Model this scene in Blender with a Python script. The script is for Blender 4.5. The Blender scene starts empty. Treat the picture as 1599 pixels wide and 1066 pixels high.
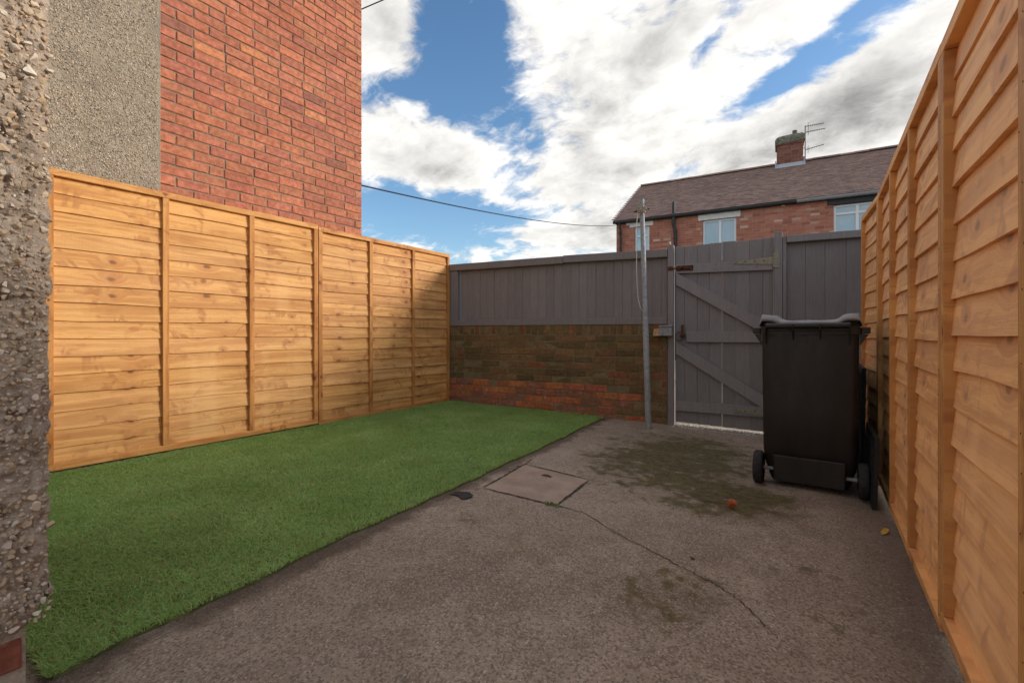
import bpy, math, random
import numpy as np
from mathutils import Vector, Matrix

R = math.radians
random.seed(7)
rng = np.random.default_rng(7)
S = bpy.context.scene
C = S.collection

# ------------------------------------------------------------------ camera, light, exposure
cam_d = bpy.data.cameras.new('camera')
cam_d.sensor_width = 36.0
cam_d.lens = 725 / 1599 * 36
cam_d.shift_y = -13 / 1599
cam_d.clip_start = 0.02
cam_d.clip_end = 3000
cam = bpy.data.objects.new('camera', cam_d)
C.objects.link(cam)
cam.location = (0, 0, 0.9)
cam.rotation_euler = (R(90), 0, math.atan(480 / 725))
S.camera = cam

SUN_DIR = Vector((1.0, 0.70, 0.39)).normalized()
SUN_EL = math.asin(SUN_DIR.z)
SUN_AZ = math.atan2(SUN_DIR.x, SUN_DIR.y)          # clockwise from +Y
sun_d = bpy.data.lights.new('sun', 'SUN')
sun_d.energy = 1.5
sun_d.angle = R(16)
sun_d.color = (1.0, 0.91, 0.78)
sun = bpy.data.objects.new('sun', sun_d)
C.objects.link(sun)
sun.rotation_euler = (-SUN_DIR).to_track_quat('-Z', 'Y').to_euler()
sun.location = (6, 3, 8)

S.view_settings.view_transform = 'Standard'
S.view_settings.look = 'None'
S.view_settings.exposure = 1.05
S.view_settings.gamma = 1.0
S.view_settings.use_curve_mapping = False
S.cycles.max_bounces = 8
S.cycles.diffuse_bounces = 5
S.cycles.caustics_reflective = False
S.cycles.caustics_refractive = False

# ------------------------------------------------------------------ node helper
class NT:
    def __init__(s, tree):
        s.t = tree
        s.l = tree.links
    def n(s, typ, ins=None, **props):
        nd = s.t.nodes.new(typ)
        for k, v in props.items():
            setattr(nd, k, v)
        for k, v in (ins or {}).items():
            s.put(nd.inputs[k], v)
        return nd
    def put(s, sock, v):
        if isinstance(v, bpy.types.NodeSocket):
            s.l.new(v, sock)
        elif v is not None:
            if sock.type == 'RGBA' and len(v) == 3:
                v = (*v, 1)
            sock.default_value = v
    def m(s, op, a, b=None, c=None, clamp=False):
        nd = s.n('ShaderNodeMath', operation=op, use_clamp=clamp)
        for i, v in enumerate((a, b, c)):
            if v is not None:
                s.put(nd.inputs[i], v)
        return nd.outputs[0]
    def vm(s, op, a, b=None):
        nd = s.n('ShaderNodeVectorMath', operation=op)
        s.put(nd.inputs[0], a)
        if b is not None:
            if op == 'SCALE':
                s.put(nd.inputs[3], b)
            else:
                s.put(nd.inputs[1], b)
        return nd.outputs[1] if op in ('DOT_PRODUCT', 'LENGTH', 'DISTANCE') else nd.outputs[0]
    def mix(s, f, a, b, mode='MIX'):
        nd = s.n('ShaderNodeMix', data_type='RGBA', blend_type=mode)
        s.put(nd.inputs[0], f); s.put(nd.inputs[6], a); s.put(nd.inputs[7], b)
        return nd.outputs[2]
    def step(s, v, lo, hi, a=0.0, b=1.0):
        nd = s.n('ShaderNodeMapRange', interpolation_type='SMOOTHSTEP')
        s.put(nd.inputs[0], v)
        for i, x in enumerate((lo, hi, a, b)):
            s.put(nd.inputs[i + 1], x)
        return nd.outputs[0]
    def noise(s, vec, scale, detail=4, rough=0.55, dist=0.0, lac=2.0, out=0):
        nd = s.n('ShaderNodeTexNoise', {'Scale': scale, 'Detail': detail, 'Roughness': rough, 'Distortion': dist, 'Lacunarity': lac})
        if vec is not None:
            s.put(nd.inputs['Vector'], vec)
        return nd.outputs[out]
    def sep(s, v):
        nd = s.n('ShaderNodeSeparateXYZ', {0: v})
        return nd.outputs
    def comb(s, x, y, z):
        return s.n('ShaderNodeCombineXYZ', {0: x, 1: y, 2: z}).outputs[0]
    def sepc(s, v):
        return s.n('ShaderNodeSeparateColor', {0: v}).outputs

# ------------------------------------------------------------------ world: sky with clouds
W = bpy.data.worlds.new('World')
S.world = W
W.use_nodes = True
W.node_tree.nodes.clear()
w = NT(W.node_tree)
sky = w.n('ShaderNodeTexSky', sky_type='NISHITA', sun_disc=False, sun_elevation=SUN_EL, sun_rotation=SUN_AZ,
          air_density=1.0, dust_density=0.6, ozone_density=2.0)
SKY_STRENGTH = 0.12
gen = w.n('ShaderNodeTexCoord').outputs['Generated']
d = w.vm('NORMALIZE', gen)
dx, dy, dz = w.sep(d)
az = w.m('MULTIPLY', w.m('ARCTAN2', dx, dy), 180 / math.pi)
el = w.m('MULTIPLY', w.m('ARCSINE', dz), 180 / math.pi)

def blob(a0, e0, ra, re, rot, amp):
    c, s_ = math.cos(R(rot)), math.sin(R(rot))
    da = w.m('SUBTRACT', az, a0); de = w.m('SUBTRACT', el, e0)
    u = w.m('MULTIPLY', w.m('ADD', w.m('MULTIPLY', da, c), w.m('MULTIPLY', de, s_)), 1 / ra)
    v = w.m('MULTIPLY', w.m('SUBTRACT', w.m('MULTIPLY', de, c), w.m('MULTIPLY', da, s_)), 1 / re)
    q = w.m('ADD', w.m('POWER', w.m('ABSOLUTE', u), 2.6), w.m('POWER', w.m('ABSOLUTE', v), 2.6))
    return w.m('MULTIPLY', w.m('EXPONENT', w.m('MULTIPLY', q, -1.0)), amp)

BLOBS = [(-49.8, 32.6, 4.8, 4.2, 0, .55), (-45.5, 28.8, 2.6, 1.4, 35, .34), (-46.0, 21.6, 8.0, 4.4, -4, .62),
         (-21, 24.5, 12.5, 9.5, 0, .62), (-3, 20.0, 13, 4.6, 10, .42), (8, 24.0, 9, 4.0, 25, .42),
         (-27.5, 11.4, 6.8, 2.6, 8, .50), (-39.2, 30.5, 6.0, 6.6, 0, -.86), (-44, 14.2, 10, 2.9, -6, -.82),
         (-1.5, 25.6, 12, 1.3, 22, -.42), (-9, 31.6, 8, 1.2, 38, -.34), (-13.5, 17.8, 5.5, 1.2, 12, -.34), (-33.6, 18.6, 2.6, 2.4, 0, -.30), (-46.5, 27.3, 5, 1.6, 10, -.45), (-34, 14.0, 7, 1.1, 0, -.36), (-27, 17.5, 5.5, 2.6, 0, .30), (2, 28.6, 7, .9, 30, -.34), (-12, 28.5, 5, 1.0, 48, -.22)]
bias = 0.0
for b in BLOBS:
    bias = w.m('ADD', blob(*b), bias)
plane = w.vm('SCALE', d, w.m('DIVIDE', 1.0, w.m('ADD', w.m('MAXIMUM', dz, 0.0), 0.32)))

def cloud_density(p):
    warp = w.vm('SCALE', w.vm('SUBTRACT', w.noise(p, 3.0, 4, .55, out=1), (.5, .5, .5)), 0.22)
    q = w.vm('ADD', p, warp)
    n1 = w.noise(q, 3.1, 10, .60)
    n2 = w.noise(w.vm('MULTIPLY', q, (1.0, 1.7, 1.3)), 11.0, 7, .62)
    return w.m('ADD', w.m('MULTIPLY', w.m('SUBTRACT', n1, .5), 2.6), w.m('MULTIPLY', w.m('SUBTRACT', n2, .5), .9))

COVER = .24
dens0 = w.m('ADD', w.m('ADD', cloud_density(plane), bias), COVER)
off = w.vm('ADD', plane, tuple(SUN_DIR * 0.085))
dens1 = w.m('ADD', w.m('ADD', cloud_density(off), bias), COVER)
mask = w.step(dens0, -.06, 0.46)
lit = w.m('ADD', .78, w.m('MULTIPLY', w.m('SUBTRACT', dens0, dens1), 0.62))
thick = w.step(dens0, .35, 1.25)
big = w.noise(plane, 2.6, 5, .55)
grey = w.m('MULTIPLY', w.m('MULTIPLY', thick, w.step(big, .40, .60)), .60)
low = w.step(el, 26.0, 13.0, 0.0, .42)
shade = w.m('SUBTRACT', w.m('SUBTRACT', lit, grey), w.m('MULTIPLY', low, thick), clamp=True)
k = 1 / SKY_STRENGTH
cl = w.mix(shade, (.175 * k, .174 * k, .173 * k), (.60 * k, .584 * k, .558 * k))
hs = w.n('ShaderNodeHueSaturation', {'Hue': .5, 'Saturation': 1.15, 'Value': 0.82, 'Fac': 1.0, 'Color': sky.outputs[0]})
col = w.mix(mask, hs.outputs[0], cl)
bg = w.n('ShaderNodeBackground', {'Color': col, 'Strength': SKY_STRENGTH})
out = w.n('ShaderNodeOutputWorld')
w.l.new(bg.outputs[0], out.inputs[0])

# ------------------------------------------------------------------ mesh helpers
class MB:
    def __init__(s):
        s.v = []; s.f = []; s.sm = []
    def add(s, vs, fs, smooth=False):
        o = len(s.v)
        s.v += [tuple(q) for q in vs]
        for q in fs:
            s.f.append(tuple(i + o for i in q)); s.sm.append(smooth)
        return s
    def box(s, x0, y0, z0, x1, y1, z1, M=None):
        vs = [(x, y, z) for z in (z0, z1) for y in (y0, y1) for x in (x0, x1)]
        if M is not None:
            vs = [M @ Vector(q) for q in vs]
        return s.add(vs, [(0, 2, 3, 1), (4, 5, 7, 6), (0, 1, 5, 4), (2, 6, 7, 3), (0, 4, 6, 2), (1, 3, 7, 5)])
    def cbox(s, x0, y0, z0, x1, y1, z1, c=.003, M=None):
        """box with chamfered long edges on all sides"""
        vs = []
        for z, i in ((z0, c), (z0 + c, 0), (z1 - c, 0), (z1, c)):
            vs += [(x0 + i, y0 + i + c * .6, z), (x0 + i + c * .6, y0 + i, z), (x1 - i - c * .6, y0 + i, z), (x1 - i, y0 + i + c * .6, z),
                   (x1 - i, y1 - i - c * .6, z), (x1 - i - c * .6, y1 - i, z), (x0 + i + c * .6, y1 - i, z), (x0 + i, y1 - i - c * .6, z)]
        if M is not None:
            vs = [M @ Vector(q) for q in vs]
        fs = [tuple(range(7, -1, -1)), tuple(range(24, 32))]
        for r in range(3):
            for j in range(8):
                a, b = r * 8 + j, r * 8 + (j + 1) % 8
                fs.append((a, b, b + 8, a + 8))
        return s.add(vs, fs)
    def tube(s, pts, r, n=10, cap=True, smooth=True):
        pts = [Vector(p) for p in pts]
        rs = r if isinstance(r, (list, tuple)) else [r] * len(pts)
        vs = []; fs = []
        t0 = (pts[1] - pts[0]).normalized()
        up = Vector((0, 0, 1)) if abs(t0.z) < .9 else Vector((1, 0, 0))
        for i, p in enumerate(pts):
            t = (pts[min(i + 1, len(pts) - 1)] - pts[max(i - 1, 0)]).normalized()
            a = (up - t * up.dot(t)).normalized(); b = t.cross(a); up = a
            for j in range(n):
                q = 2 * math.pi * j / n
                vs.append(p + (a * math.cos(q) + b * math.sin(q)) * rs[i])
        for i in range(len(pts) - 1):
            for j in range(n):
                a, b = i * n + j, i * n + (j + 1) % n
                fs.append((a, b, b + n, a + n))
        s.add(vs, fs, smooth)
        if cap:
            s.add(vs[:n], [tuple(range(n - 1, -1, -1))]); s.add(vs[-n:], [tuple(range(n))])
        return s
    def loft(s, secs, cap0=True, cap1=True, smooth=True):
        n = len(secs[0]); vs = [p for q in secs for p in q]; fs = []
        for i in range(len(secs) - 1):
            for j in range(n):
                a, b = i * n + j, i * n + (j + 1) % n
                fs.append((a, b, b + n, a + n))
        s.add(vs, fs, smooth)
        if cap0: s.add(secs[0], [tuple(range(n - 1, -1, -1))])
        if cap1: s.add(secs[-1], [tuple(range(n))])
        return s
    def prism(s, poly, y0, y1):
        """poly in x,z extruded along y"""
        n = len(poly)
        vs = [(x, y0, z) for x, z in poly] + [(x, y1, z) for x, z in poly]
        fs = [tuple(range(n)), tuple(range(2 * n - 1, n - 1, -1))]
        for j in range(n):
            a, b = j, (j + 1) % n
            fs.append((b, a, a + n, b + n))
        return s.add(vs, fs)
    def mesh(s, name, mat):
        me = bpy.data.meshes.new(name)
        me.from_pydata(s.v, [], s.f)
        me.polygons.foreach_set('use_smooth', s.sm)
        if mat: me.materials.append(mat)
        me.validate(); me.update()
        return me
    def build(s, name, mat, parent=None, **tags):
        return link(name, s.mesh(name, mat), parent, **tags)

def link(name, data, parent=None, loc=None, rot=None, color=None, label=None, cat=None, group=None, kind=None):
    o = bpy.data.objects.new(name, data)
    C.objects.link(o)
    if parent: o.parent = parent
    if loc is not None: o.location = loc
    if rot is not None: o.rotation_euler = rot
    if color is not None: o.color = (*color, 1) if len(color) == 3 else color
    if label: o['label'] = label
    if cat: o['category'] = cat
    if group: o['group'] = group
    if kind: o['kind'] = kind
    return o

def thing(name, label, cat, loc=(0, 0, 0), rotz=0.0, group=None):
    return link(name, None, None, loc, (0, 0, rotz), None, label, cat, group)

def fast_mesh(name, V, F, mat, smooth=False):
    """V (n,3) array, F (m,k) array of equal-size faces"""
    me = bpy.data.meshes.new(name)
    m, kk = F.shape
    me.vertices.add(len(V)); me.vertices.foreach_set('co', np.asarray(V, dtype=np.float32).ravel())
    me.loops.add(m * kk); me.loops.foreach_set('vertex_index', F.astype(np.int32).ravel())
    me.polygons.add(m); me.polygons.foreach_set('loop_start', np.arange(0, m * kk, kk, dtype=np.int32))
    me.polygons.foreach_set('use_smooth', np.full(m, smooth, dtype=bool))
    me.update(calc_edges=True); me.validate()
    if mat: me.materials.append(mat)
    return me

def vnoise(P, seed=0):
    """value noise of points P (n,3), 0..1"""
    P = np.asarray(P, float) + 100.37 + seed * 17.31
    I = np.floor(P).astype(np.int64); Fr = P - I; U = Fr * Fr * (3 - 2 * Fr)
    def h(a, b, c):
        q = (a * 374761393 + b * 668265263 + c * 2147483647 + seed * 1274126177) & 0xffffffff
        q = ((q ^ (q >> 13)) * 1274126177) & 0xffffffff
        q = (q ^ (q >> 16)) & 0xffffffff
        return (q % 100003) / 100003.0
    r = 0
    for dx_ in (0, 1):
        for dy_ in (0, 1):
            for dz_ in (0, 1):
                wgt = (U[:, 0] if dx_ else 1 - U[:, 0]) * (U[:, 1] if dy_ else 1 - U[:, 1]) * (U[:, 2] if dz_ else 1 - U[:, 2])
                r = r + wgt * h(I[:, 0] + dx_, I[:, 1] + dy_, I[:, 2] + dz_)
    return r

def fbm(P, oct=4, seed=0):
    P = np.asarray(P, float); r = 0; a = .5; tot = 0
    for i in range(oct):
        r = r + a * vnoise(P * 2 ** i, seed + i); tot += a; a *= .5
    return r / tot

def gz(X, Y):
    """yard floor height: it falls gently towards the gate corner"""
    X = np.clip(X, -4.2, .6); Y = np.clip(Y, -1, 5.2)
    t = (X + 3.9) / 4.2
    return .03 + t * (.022 - .027 * Y)

# ------------------------------------------------------------------ materials
def mat(name, rough=.8, spec=.3):
    m_ = bpy.data.materials.new(name); m_.use_nodes = True
    t = NT(m_.node_tree); b = m_.node_tree.nodes['Principled BSDF']
    b.inputs['Roughness'].default_value = rough
    b.inputs['Specular IOR Level'].default_value = spec
    return m_, t, b

def bump(t, b, h, strength=.5, dist=.005):
    nd = t.n('ShaderNodeBump', {'Strength': strength, 'Distance': dist, 'Height': h})
    t.l.new(nd.outputs[0], b.inputs['Normal'])

def objcoord(t):
    return t.n('ShaderNodeTexCoord').outputs['Object']

def worldpos(t):
    return t.n('ShaderNodeNewGeometry').outputs['Position']

def simple(name, colr, rough=.6, spec=.4, metal=0.0, var=.25, scale=18, bmp=0.0, bs=120):
    m_, t, b = mat(name, rough, spec)
    p = objcoord(t)
    n = t.noise(p, scale, 5, .6)
    dark = tuple(c * (1 - var) for c in colr); light = tuple(min(1, c * (1 + var)) for c in colr)
    t.put(b.inputs['Base Color'], t.mix(t.step(n, .3, .7), dark, light))
    b.inputs['Metallic'].default_value = metal
    t.put(b.inputs['Roughness'], t.step(t.noise(p, scale * 2.3, 3), .2, .8, max(.05, rough - .12), min(1, rough + .12)))
    if bmp: bump(t, b, t.noise(p, bs, 4, .6), bmp, .003)
    return m_

def wood_material():
    """orange dipped softwood: growth rings, knots that repeat down a run of boards, saw marks. Object colour = (group seed, tone, own seed)"""
    m_, t, b = mat('dipped_softwood', .62, .25)
    p = objcoord(t)
    x, y, z = t.sep(p)
    oi = t.n('ShaderNodeObjectInfo')
    cr, cg, cb = t.sepc(oi.outputs['Color'])[:3]
    # grain, long along x
    gx = t.m('ADD', x, t.m('MULTIPLY', cr, 31.0))
    gz_ = t.m('ADD', z, t.m('MULTIPLY', cb, 7.0))
    # knots
    cx_ = t.m('ADD', t.m('MULTIPLY', x, 3.6), t.m('ADD', t.m('MULTIPLY', cr, 97.0), t.m('MULTIPLY', cb, .16)))
    cz_ = t.m('ADD', t.m('MULTIPLY', z, 6.5), t.m('MULTIPLY', cr, 41.0))
    kv = t.comb(cx_, cz_, t.m('MULTIPLY', cb, .30))
    vo = t.n('ShaderNodeTexVoronoi', {'Vector': kv, 'Scale': 1.0, 'Randomness': .85}, voronoi_dimensions='3D', feature='F1')
    ppx, ppz, _ = t.sep(vo.outputs['Position'])
    kdx = t.m('DIVIDE', t.m('SUBTRACT', cx_, ppx), 3.6); kdz = t.m('DIVIDE', t.m('SUBTRACT', cz_, ppz), 6.5)
    wob = t.m('MULTIPLY', t.m('SUBTRACT', t.noise(p, 40, 3), .5), .02)
    rr = t.m('ADD', t.m('SQRT', t.m('ADD', t.m('MULTIPLY', t.m('MULTIPLY', kdx, kdx), .45), t.m('MULTIPLY', kdz, kdz))), wob)
    kr = t.sepc(vo.outputs['Color'])[0]
    present = t.step(kr, .24, .34)
    ksize = t.m('ADD', .008, t.m('MULTIPLY', kr, .016))
    knot = t.m('MULTIPLY', t.step(rr, ksize, t.m('MULTIPLY', ksize, .35)), present)
    present = t.m('MULTIPLY', present, t.step(vo.outputs['Distance'], .52, .34))
    knot = t.m('MULTIPLY', knot, t.step(vo.outputs['Distance'], .52, .34))
    halo = t.m('MULTIPLY', t.step(rr, t.m('MULTIPLY', ksize, 3.6), ksize), present)
    # ring lines bend round knots
    bend = t.m('MULTIPLY', halo, .35)
    gv = t.comb(t.m('MULTIPLY', gx, 1.3), t.m('ADD', t.m('MULTIPLY', gz_, 22.0), t.m('MULTIPLY', bend, 3.0)), t.m('MULTIPLY', cb, 5.0))
    grain = t.noise(gv, 1.0, 5, .6, .6)
    fine = t.noise(t.comb(t.m('MULTIPLY', gx, 9), t.m('MULTIPLY', gz_, 260), cb), 1.0, 3, .6)
    saw = t.noise(t.comb(t.m('MULTIPLY', gx, 210), t.m('MULTIPLY', gz_, 5), cb), 1.0, 2, .5)
    blot = t.noise(t.comb(t.m('MULTIPLY', gx, 3.2), t.m('MULTIPLY', gz_, 6), cb), 1.0, 4, .55)
    c0 = t.mix(t.step(grain, .38, .62), (.48, .215, .060), (.70, .370, .122))
    c1 = t.mix(t.m('MULTIPLY', t.step(blot, .42, .75), .45), c0, (.72, .40, .15))
    c2 = t.mix(t.m('MULTIPLY', t.step(blot, .50, .25), .35), c1, (.46, .205, .065))
    c3 = t.mix(t.m('MULTIPLY', t.step(fine, .45, .25), .20), c2, (.36, .16, .055))
    c4 = t.mix(t.m('MULTIPLY', halo, .55), c3, (.44, .165, .045))
    lines = t.m('ABSOLUTE', t.m('SINE', t.m('ADD', t.m('MULTIPLY', grain, 34.0), t.m('MULTIPLY', halo, 5.0))))
    c4 = t.mix(t.m('MULTIPLY', t.step(lines, .34, .05), .42), c4, (.36, .145, .045))
    spk = t.noise(t.vm('ADD', p, t.comb(cr, cb, cg)), 150, 2, .5)
    c4 = t.mix(t.m('MULTIPLY', t.m('MULTIPLY', t.step(spk, .66, .74), t.step(blot, .5, .65)), .6), c4, (.30, .12, .04))
    fl = t.noise(t.comb(t.m('ADD', t.m('MULTIPLY', x, 2.1), t.m('MULTIPLY', cr, 53.0)), t.m('MULTIPLY', gz_, 1.6), t.m('MULTIPLY', cb, .25)), 1.0, 4, .62, .5)
    band = t.step(t.m('ABSOLUTE', t.m('SUBTRACT', fl, .5)), .032, .004)
    band = t.m('MULTIPLY', band, t.step(t.noise(t.comb(t.m('MULTIPLY', gx, 5), t.m('MULTIPLY', gz_, 14), cr), 1.0, 3, .6), .40, .62))
    c4 = t.mix(t.m('MULTIPLY', band, .7), c4, (.36, .135, .040))
    reg = t.noise(t.comb(t.m('MULTIPLY', gx, 2.4), cr, 0.0), 1.0, 3, .6)
    c4 = t.mix(t.m('MULTIPLY', t.step(reg, .56, .72), .35), c4, (.78, .47, .20))
    c5 = t.mix(t.m('MULTIPLY', knot, .8), c4, (.15, .048, .014))
    c5 = t.mix(t.m('MULTIPLY', t.step(cg, .60, .36), .38), c5, t.mix(1.0, c5, (1.02, .74, .56), 'MULTIPLY'))
    pale = oi.outputs['Alpha']
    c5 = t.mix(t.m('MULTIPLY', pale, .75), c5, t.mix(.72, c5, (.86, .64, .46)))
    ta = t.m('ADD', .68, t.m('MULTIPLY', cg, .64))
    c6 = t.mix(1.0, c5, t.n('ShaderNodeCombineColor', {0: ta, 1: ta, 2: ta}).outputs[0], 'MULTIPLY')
    t.put(b.inputs['Base Color'], c6)
    h = t.m('ADD', t.m('ADD', t.m('MULTIPLY', grain, .5), t.m('MULTIPLY', fine, .4)), t.m('MULTIPLY', saw, .35))
    bump(t, b, h, .45, .004)
    return m_

def painted_wood():
    m_, t, b = mat('grey_fence_paint', .6, .35)
    p = objcoord(t); x, y, z = t.sep(p)
    oi = t.n('ShaderNodeObjectInfo'); cr, cg, cb = t.sepc(oi.outputs['Color'])[:3]
    long_ = t.comb(t.m('ADD', t.m('MULTIPLY', x, 130), t.m('MULTIPLY', cb, 50)), t.m('MULTIPLY', y, 130), t.m('MULTIPLY', z, 5))
    g = t.noise(long_, 1.0, 4, .6, .4)
    bl = t.noise(t.vm('ADD', p, t.comb(cb, cr, cb)), 7, 5, .6)
    a = t.mix(t.step(g, .3, .7), (.185, .167, .168), (.225, .205, .205))
    a = t.mix(t.m('MULTIPLY', t.step(bl, .45, .75), .4), a, (.25, .23, .23))
    a = t.mix(t.m('MULTIPLY', t.step(t.noise(p, 46, 3, .6), .66, .74), .7), a, (.05, .042, .038))
    chip = t.noise(t.comb(t.m('ADD', t.m('MULTIPLY', x, 60), t.m('MULTIPLY', cb, 31)), cr, t.m('MULTIPLY', z, 3.4)), 1.0, 5, .7)
    a = t.mix(t.m('MULTIPLY', t.step(chip, .735, .76), .7), a, (.42, .39, .36))
    drip = t.noise(t.comb(t.m('ADD', t.m('MULTIPLY', x, 34), t.m('MULTIPLY', cr, 17)), cb, t.m('MULTIPLY', z, 1.2)), 1.0, 4, .6)
    a = t.mix(t.m('MULTIPLY', t.step(drip, .56, .70), .2), a, (.13, .117, .116))
    ta = t.m('ADD', .85, t.m('MULTIPLY', cg, .3))
    a = t.mix(1.0, a, t.n('ShaderNodeCombineColor', {0: ta, 1: ta, 2: ta}).outputs[0], 'MULTIPLY')
    t.put(b.inputs['Base Color'], a)
    bump(t, b, t.m('ADD', g, t.m('MULTIPLY', bl, .5)), .5, .004)
    return m_

def brick_material(name, stain=(.08, .055, .03), stain_amt=.3, eff=0.0):
    """colour of each brick comes from the brick itself (object colour)"""
    m_, t, b = mat(name, .85, .2)
    p = objcoord(t); wp = worldpos(t)
    oi = t.n('ShaderNodeObjectInfo'); c = oi.outputs['Color']; rnd = oi.outputs['Random']
    q = t.vm('ADD', p, t.comb(t.m('MULTIPLY', rnd, 40), rnd, 0.0))
    n = t.noise(q, 28, 5, .62)
    n2 = t.noise(q, 140, 3, .6)
    a = t.mix(t.step(n, .3, .72), t.mix(1.0, c, (.72, .66, .62), 'MULTIPLY'), t.mix(1.0, c, (1.16, 1.14, 1.12), 'MULTIPLY'))
    a = t.mix(t.m('MULTIPLY', t.step(n2, .64, .74), .5), a, stain)
    # vertical drag marks of wire-cut faces
    drag = t.noise(t.comb(t.m('MULTIPLY', t.sep(q)[0], 90), 0.0, t.m('MULTIPLY', t.sep(q)[2], 10)), 1.0, 3)
    a = t.mix(t.m('MULTIPLY', t.step(drag, .58, .8), .25), a, t.mix(1.0, c, (.6, .55, .6), 'MULTIPLY'))
    big = t.noise(wp, 2.6, 5, .6)
    a = t.mix(t.m('MULTIPLY', t.step(big, .48, .72), stain_amt), a, stain)
    if eff:
        e = t.m('MULTIPLY', t.step(t.noise(wp, 13, 6, .68), .56, .72), eff)
        a = t.mix(e, a, (.50, .42, .36))
    t.put(b.inputs['Base Color'], a)
    bump(t, b, t.m('ADD', t.m('MULTIPLY', n, .6), n2), .55, .004)
    return m_

def mortar_material(name, c0, c1, stain=None):
    m_, t, b = mat(name, .95, .1)
    p = worldpos(t)
    n = t.noise(p, 55, 5, .65); n2 = t.noise(p, 4, 4, .6)
    a = t.mix(t.step(n, .3, .7), c0, c1)
    a = t.mix(t.m('MULTIPLY', t.step(n2, .4, .7), .45), a, stain or tuple(q * .6 for q in c0))
    t.put(b.inputs['Base Color'], a)
    bump(t, b, t.m('ADD', n, t.noise(p, 260, 2)), .8, .005)
    return m_

M = {}
M['wood'] = wood_material()
M['grey'] = painted_wood()
M['brick'] = brick_material('gable_brick', (.10, .035, .02), .16)
M['brick_old'] = brick_material('mossy_brick', (.060, .050, .020), .32)
M['brick_red'] = brick_material('weathered_red_brick', (.12, .06, .035), .15, .5)
M['mortar'] = mortar_material('gable_mortar', (.26, .19, .135), (.38, .29, .21))
M['mortar_old'] = mortar_material('mossy_mortar', (.165, .125, .068), (.26, .205, .12), (.10, .08, .040))
M['roughcast'] = mortar_material('roughcast_mortar', (.36, .285, .22), (.52, .43, .345), (.23, .185, .14))
M['pebbledash'] = mortar_material('pebbledash_mortar', (.30, .25, .19), (.42, .355, .28), (.18, .16, .135))

def island_material(name, cols, rough=.8, spec=.3, extra=0.12, bmp=.3):
    m_, t, b = mat(name, rough, spec)
    g = t.n('ShaderNodeNewGeometry'); r = g.outputs['Random Per Island']
    oi = t.n('ShaderNodeObjectInfo')
    r = t.m('FRACT', t.m('ADD', r, t.m('MULTIPLY', oi.outputs['Random'], 7.13)))
    cr_ = t.n('ShaderNodeValToRGB', {0: r}); el_ = cr_.color_ramp.elements
    cr_.color_ramp.interpolation = 'LINEAR'
    el_[0].position = 0; el_[0].color = (*cols[0], 1); el_[1].position = 1; el_[1].color = (*cols[-1], 1)
    for i, c in enumerate(cols[1:-1]):
        e = el_.new((i + 1) / (len(cols) - 1)); e.color = (*c, 1)
    n = t.noise(g.outputs['Position'], 90, 4, .6)
    a = t.mix(t.m('MULTIPLY', t.step(n, .5, .75), .5), cr_.outputs[0], tuple(c * .55 for c in cols[0]))
    t.put(b.inputs['Base Color'], a)
    if bmp: bump(t, b, n, bmp, .004)
    return m_

M['pebble'] = island_material('roughcast_stone', [(.34, .24, .15), (.52, .40, .28), (.62, .50, .38), (.44, .30, .18), (.70, .61, .50), (.40, .31, .23), (.56, .41, .27), (.48, .35, .23)], .7)
M['chip'] = island_material('pebbledash_chip', [(.30, .22, .14), (.50, .40, .29), (.62, .53, .43), (.22, .18, .15), (.54, .41, .28), (.70, .63, .55), (.12, .115, .115), (.44, .33, .23)], .45, .5)
M['roof'] = island_material('clay_roof_tile', [(.27, .175, .145), (.33, .215, .175), (.22, .15, .13), (.38, .25, .20), (.29, .195, .165), (.19, .14, .125)], .85)
M['farbrick'] = island_material('terrace_brick', [(.38, .145, .095), (.48, .20, .135), (.42, .16, .105), (.32, .12, .085), (.52, .225, .15), (.45, .18, .12), (.43, .17, .11), (.62, .44, .35)], .9)
M['farmortar'] = mortar_material('terrace_mortar', (.40, .29, .22), (.55, .43, .34))
M['chimbrick'] = island_material('chimney_brick', [(.20, .085, .062), (.27, .11, .078), (.17, .075, .06), (.32, .14, .10)], .9)
M['upvc'] = simple('white_upvc', (.80, .81, .82), .35, .5, var=.03)
M['lintel'] = simple('painted_lintel', (.72, .72, .70), .7, .3, var=.08, scale=9)
M['lintel_dark'] = simple('dark_painted_lintel', (.035, .037, .042), .6, .4, var=.2)
M['blackpipe'] = simple('black_pipe_paint', (.022, .022, .024), .45, .5, var=.2)
M['galv'] = simple('galvanised_steel', (.27, .275, .285), .62, .4, .15, var=.22, scale=30, bmp=.15)
M['lead'] = simple('lead_flashing', (.42, .44, .48), .55, .4, .2, var=.12)
M['rust'] = simple('rusted_iron', (.115, .045, .024), .85, .3, .15, var=.5, scale=60, bmp=.7, bs=200)
M['rubber'] = simple('wheel_rubber', (.030, .030, .031), .8, .3, var=.3, scale=40)
M['rope'] = simple('weathered_rope', (.36, .32, .26), .95, .1, var=.35, scale=90, bmp=.6)
M['cord'] = simple('white_cord', (.52, .51, .48), .8, .2, var=.15)
M['cable'] = simple('black_cable', (.015, .015, .016), .6, .3, var=.1)
M['cement'] = simple('mossy_cement', (.17, .165, .125), .95, .1, var=.4, scale=9, bmp=.8, bs=60)
M['aerial'] = simple('dull_aluminium', (.10, .10, .10), .55, .4, .5, var=.2)
M['blackboard'] = simple('black_board', (.012, .012, .013), .55, .4, var=.3, scale=12, bmp=.2)
M['backing'] = simple('turf_backing', (.13, .14, .055), .9, .1, var=.3)
M['crack'] = simple('crack_dirt', (.085, .070, .054), 1.0, .05, var=.6, scale=50, bmp=.6)
M['fragment'] = simple('brick_fragment', (.42, .13, .055), .9, .2, var=.25, scale=60, bmp=.6)
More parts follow.
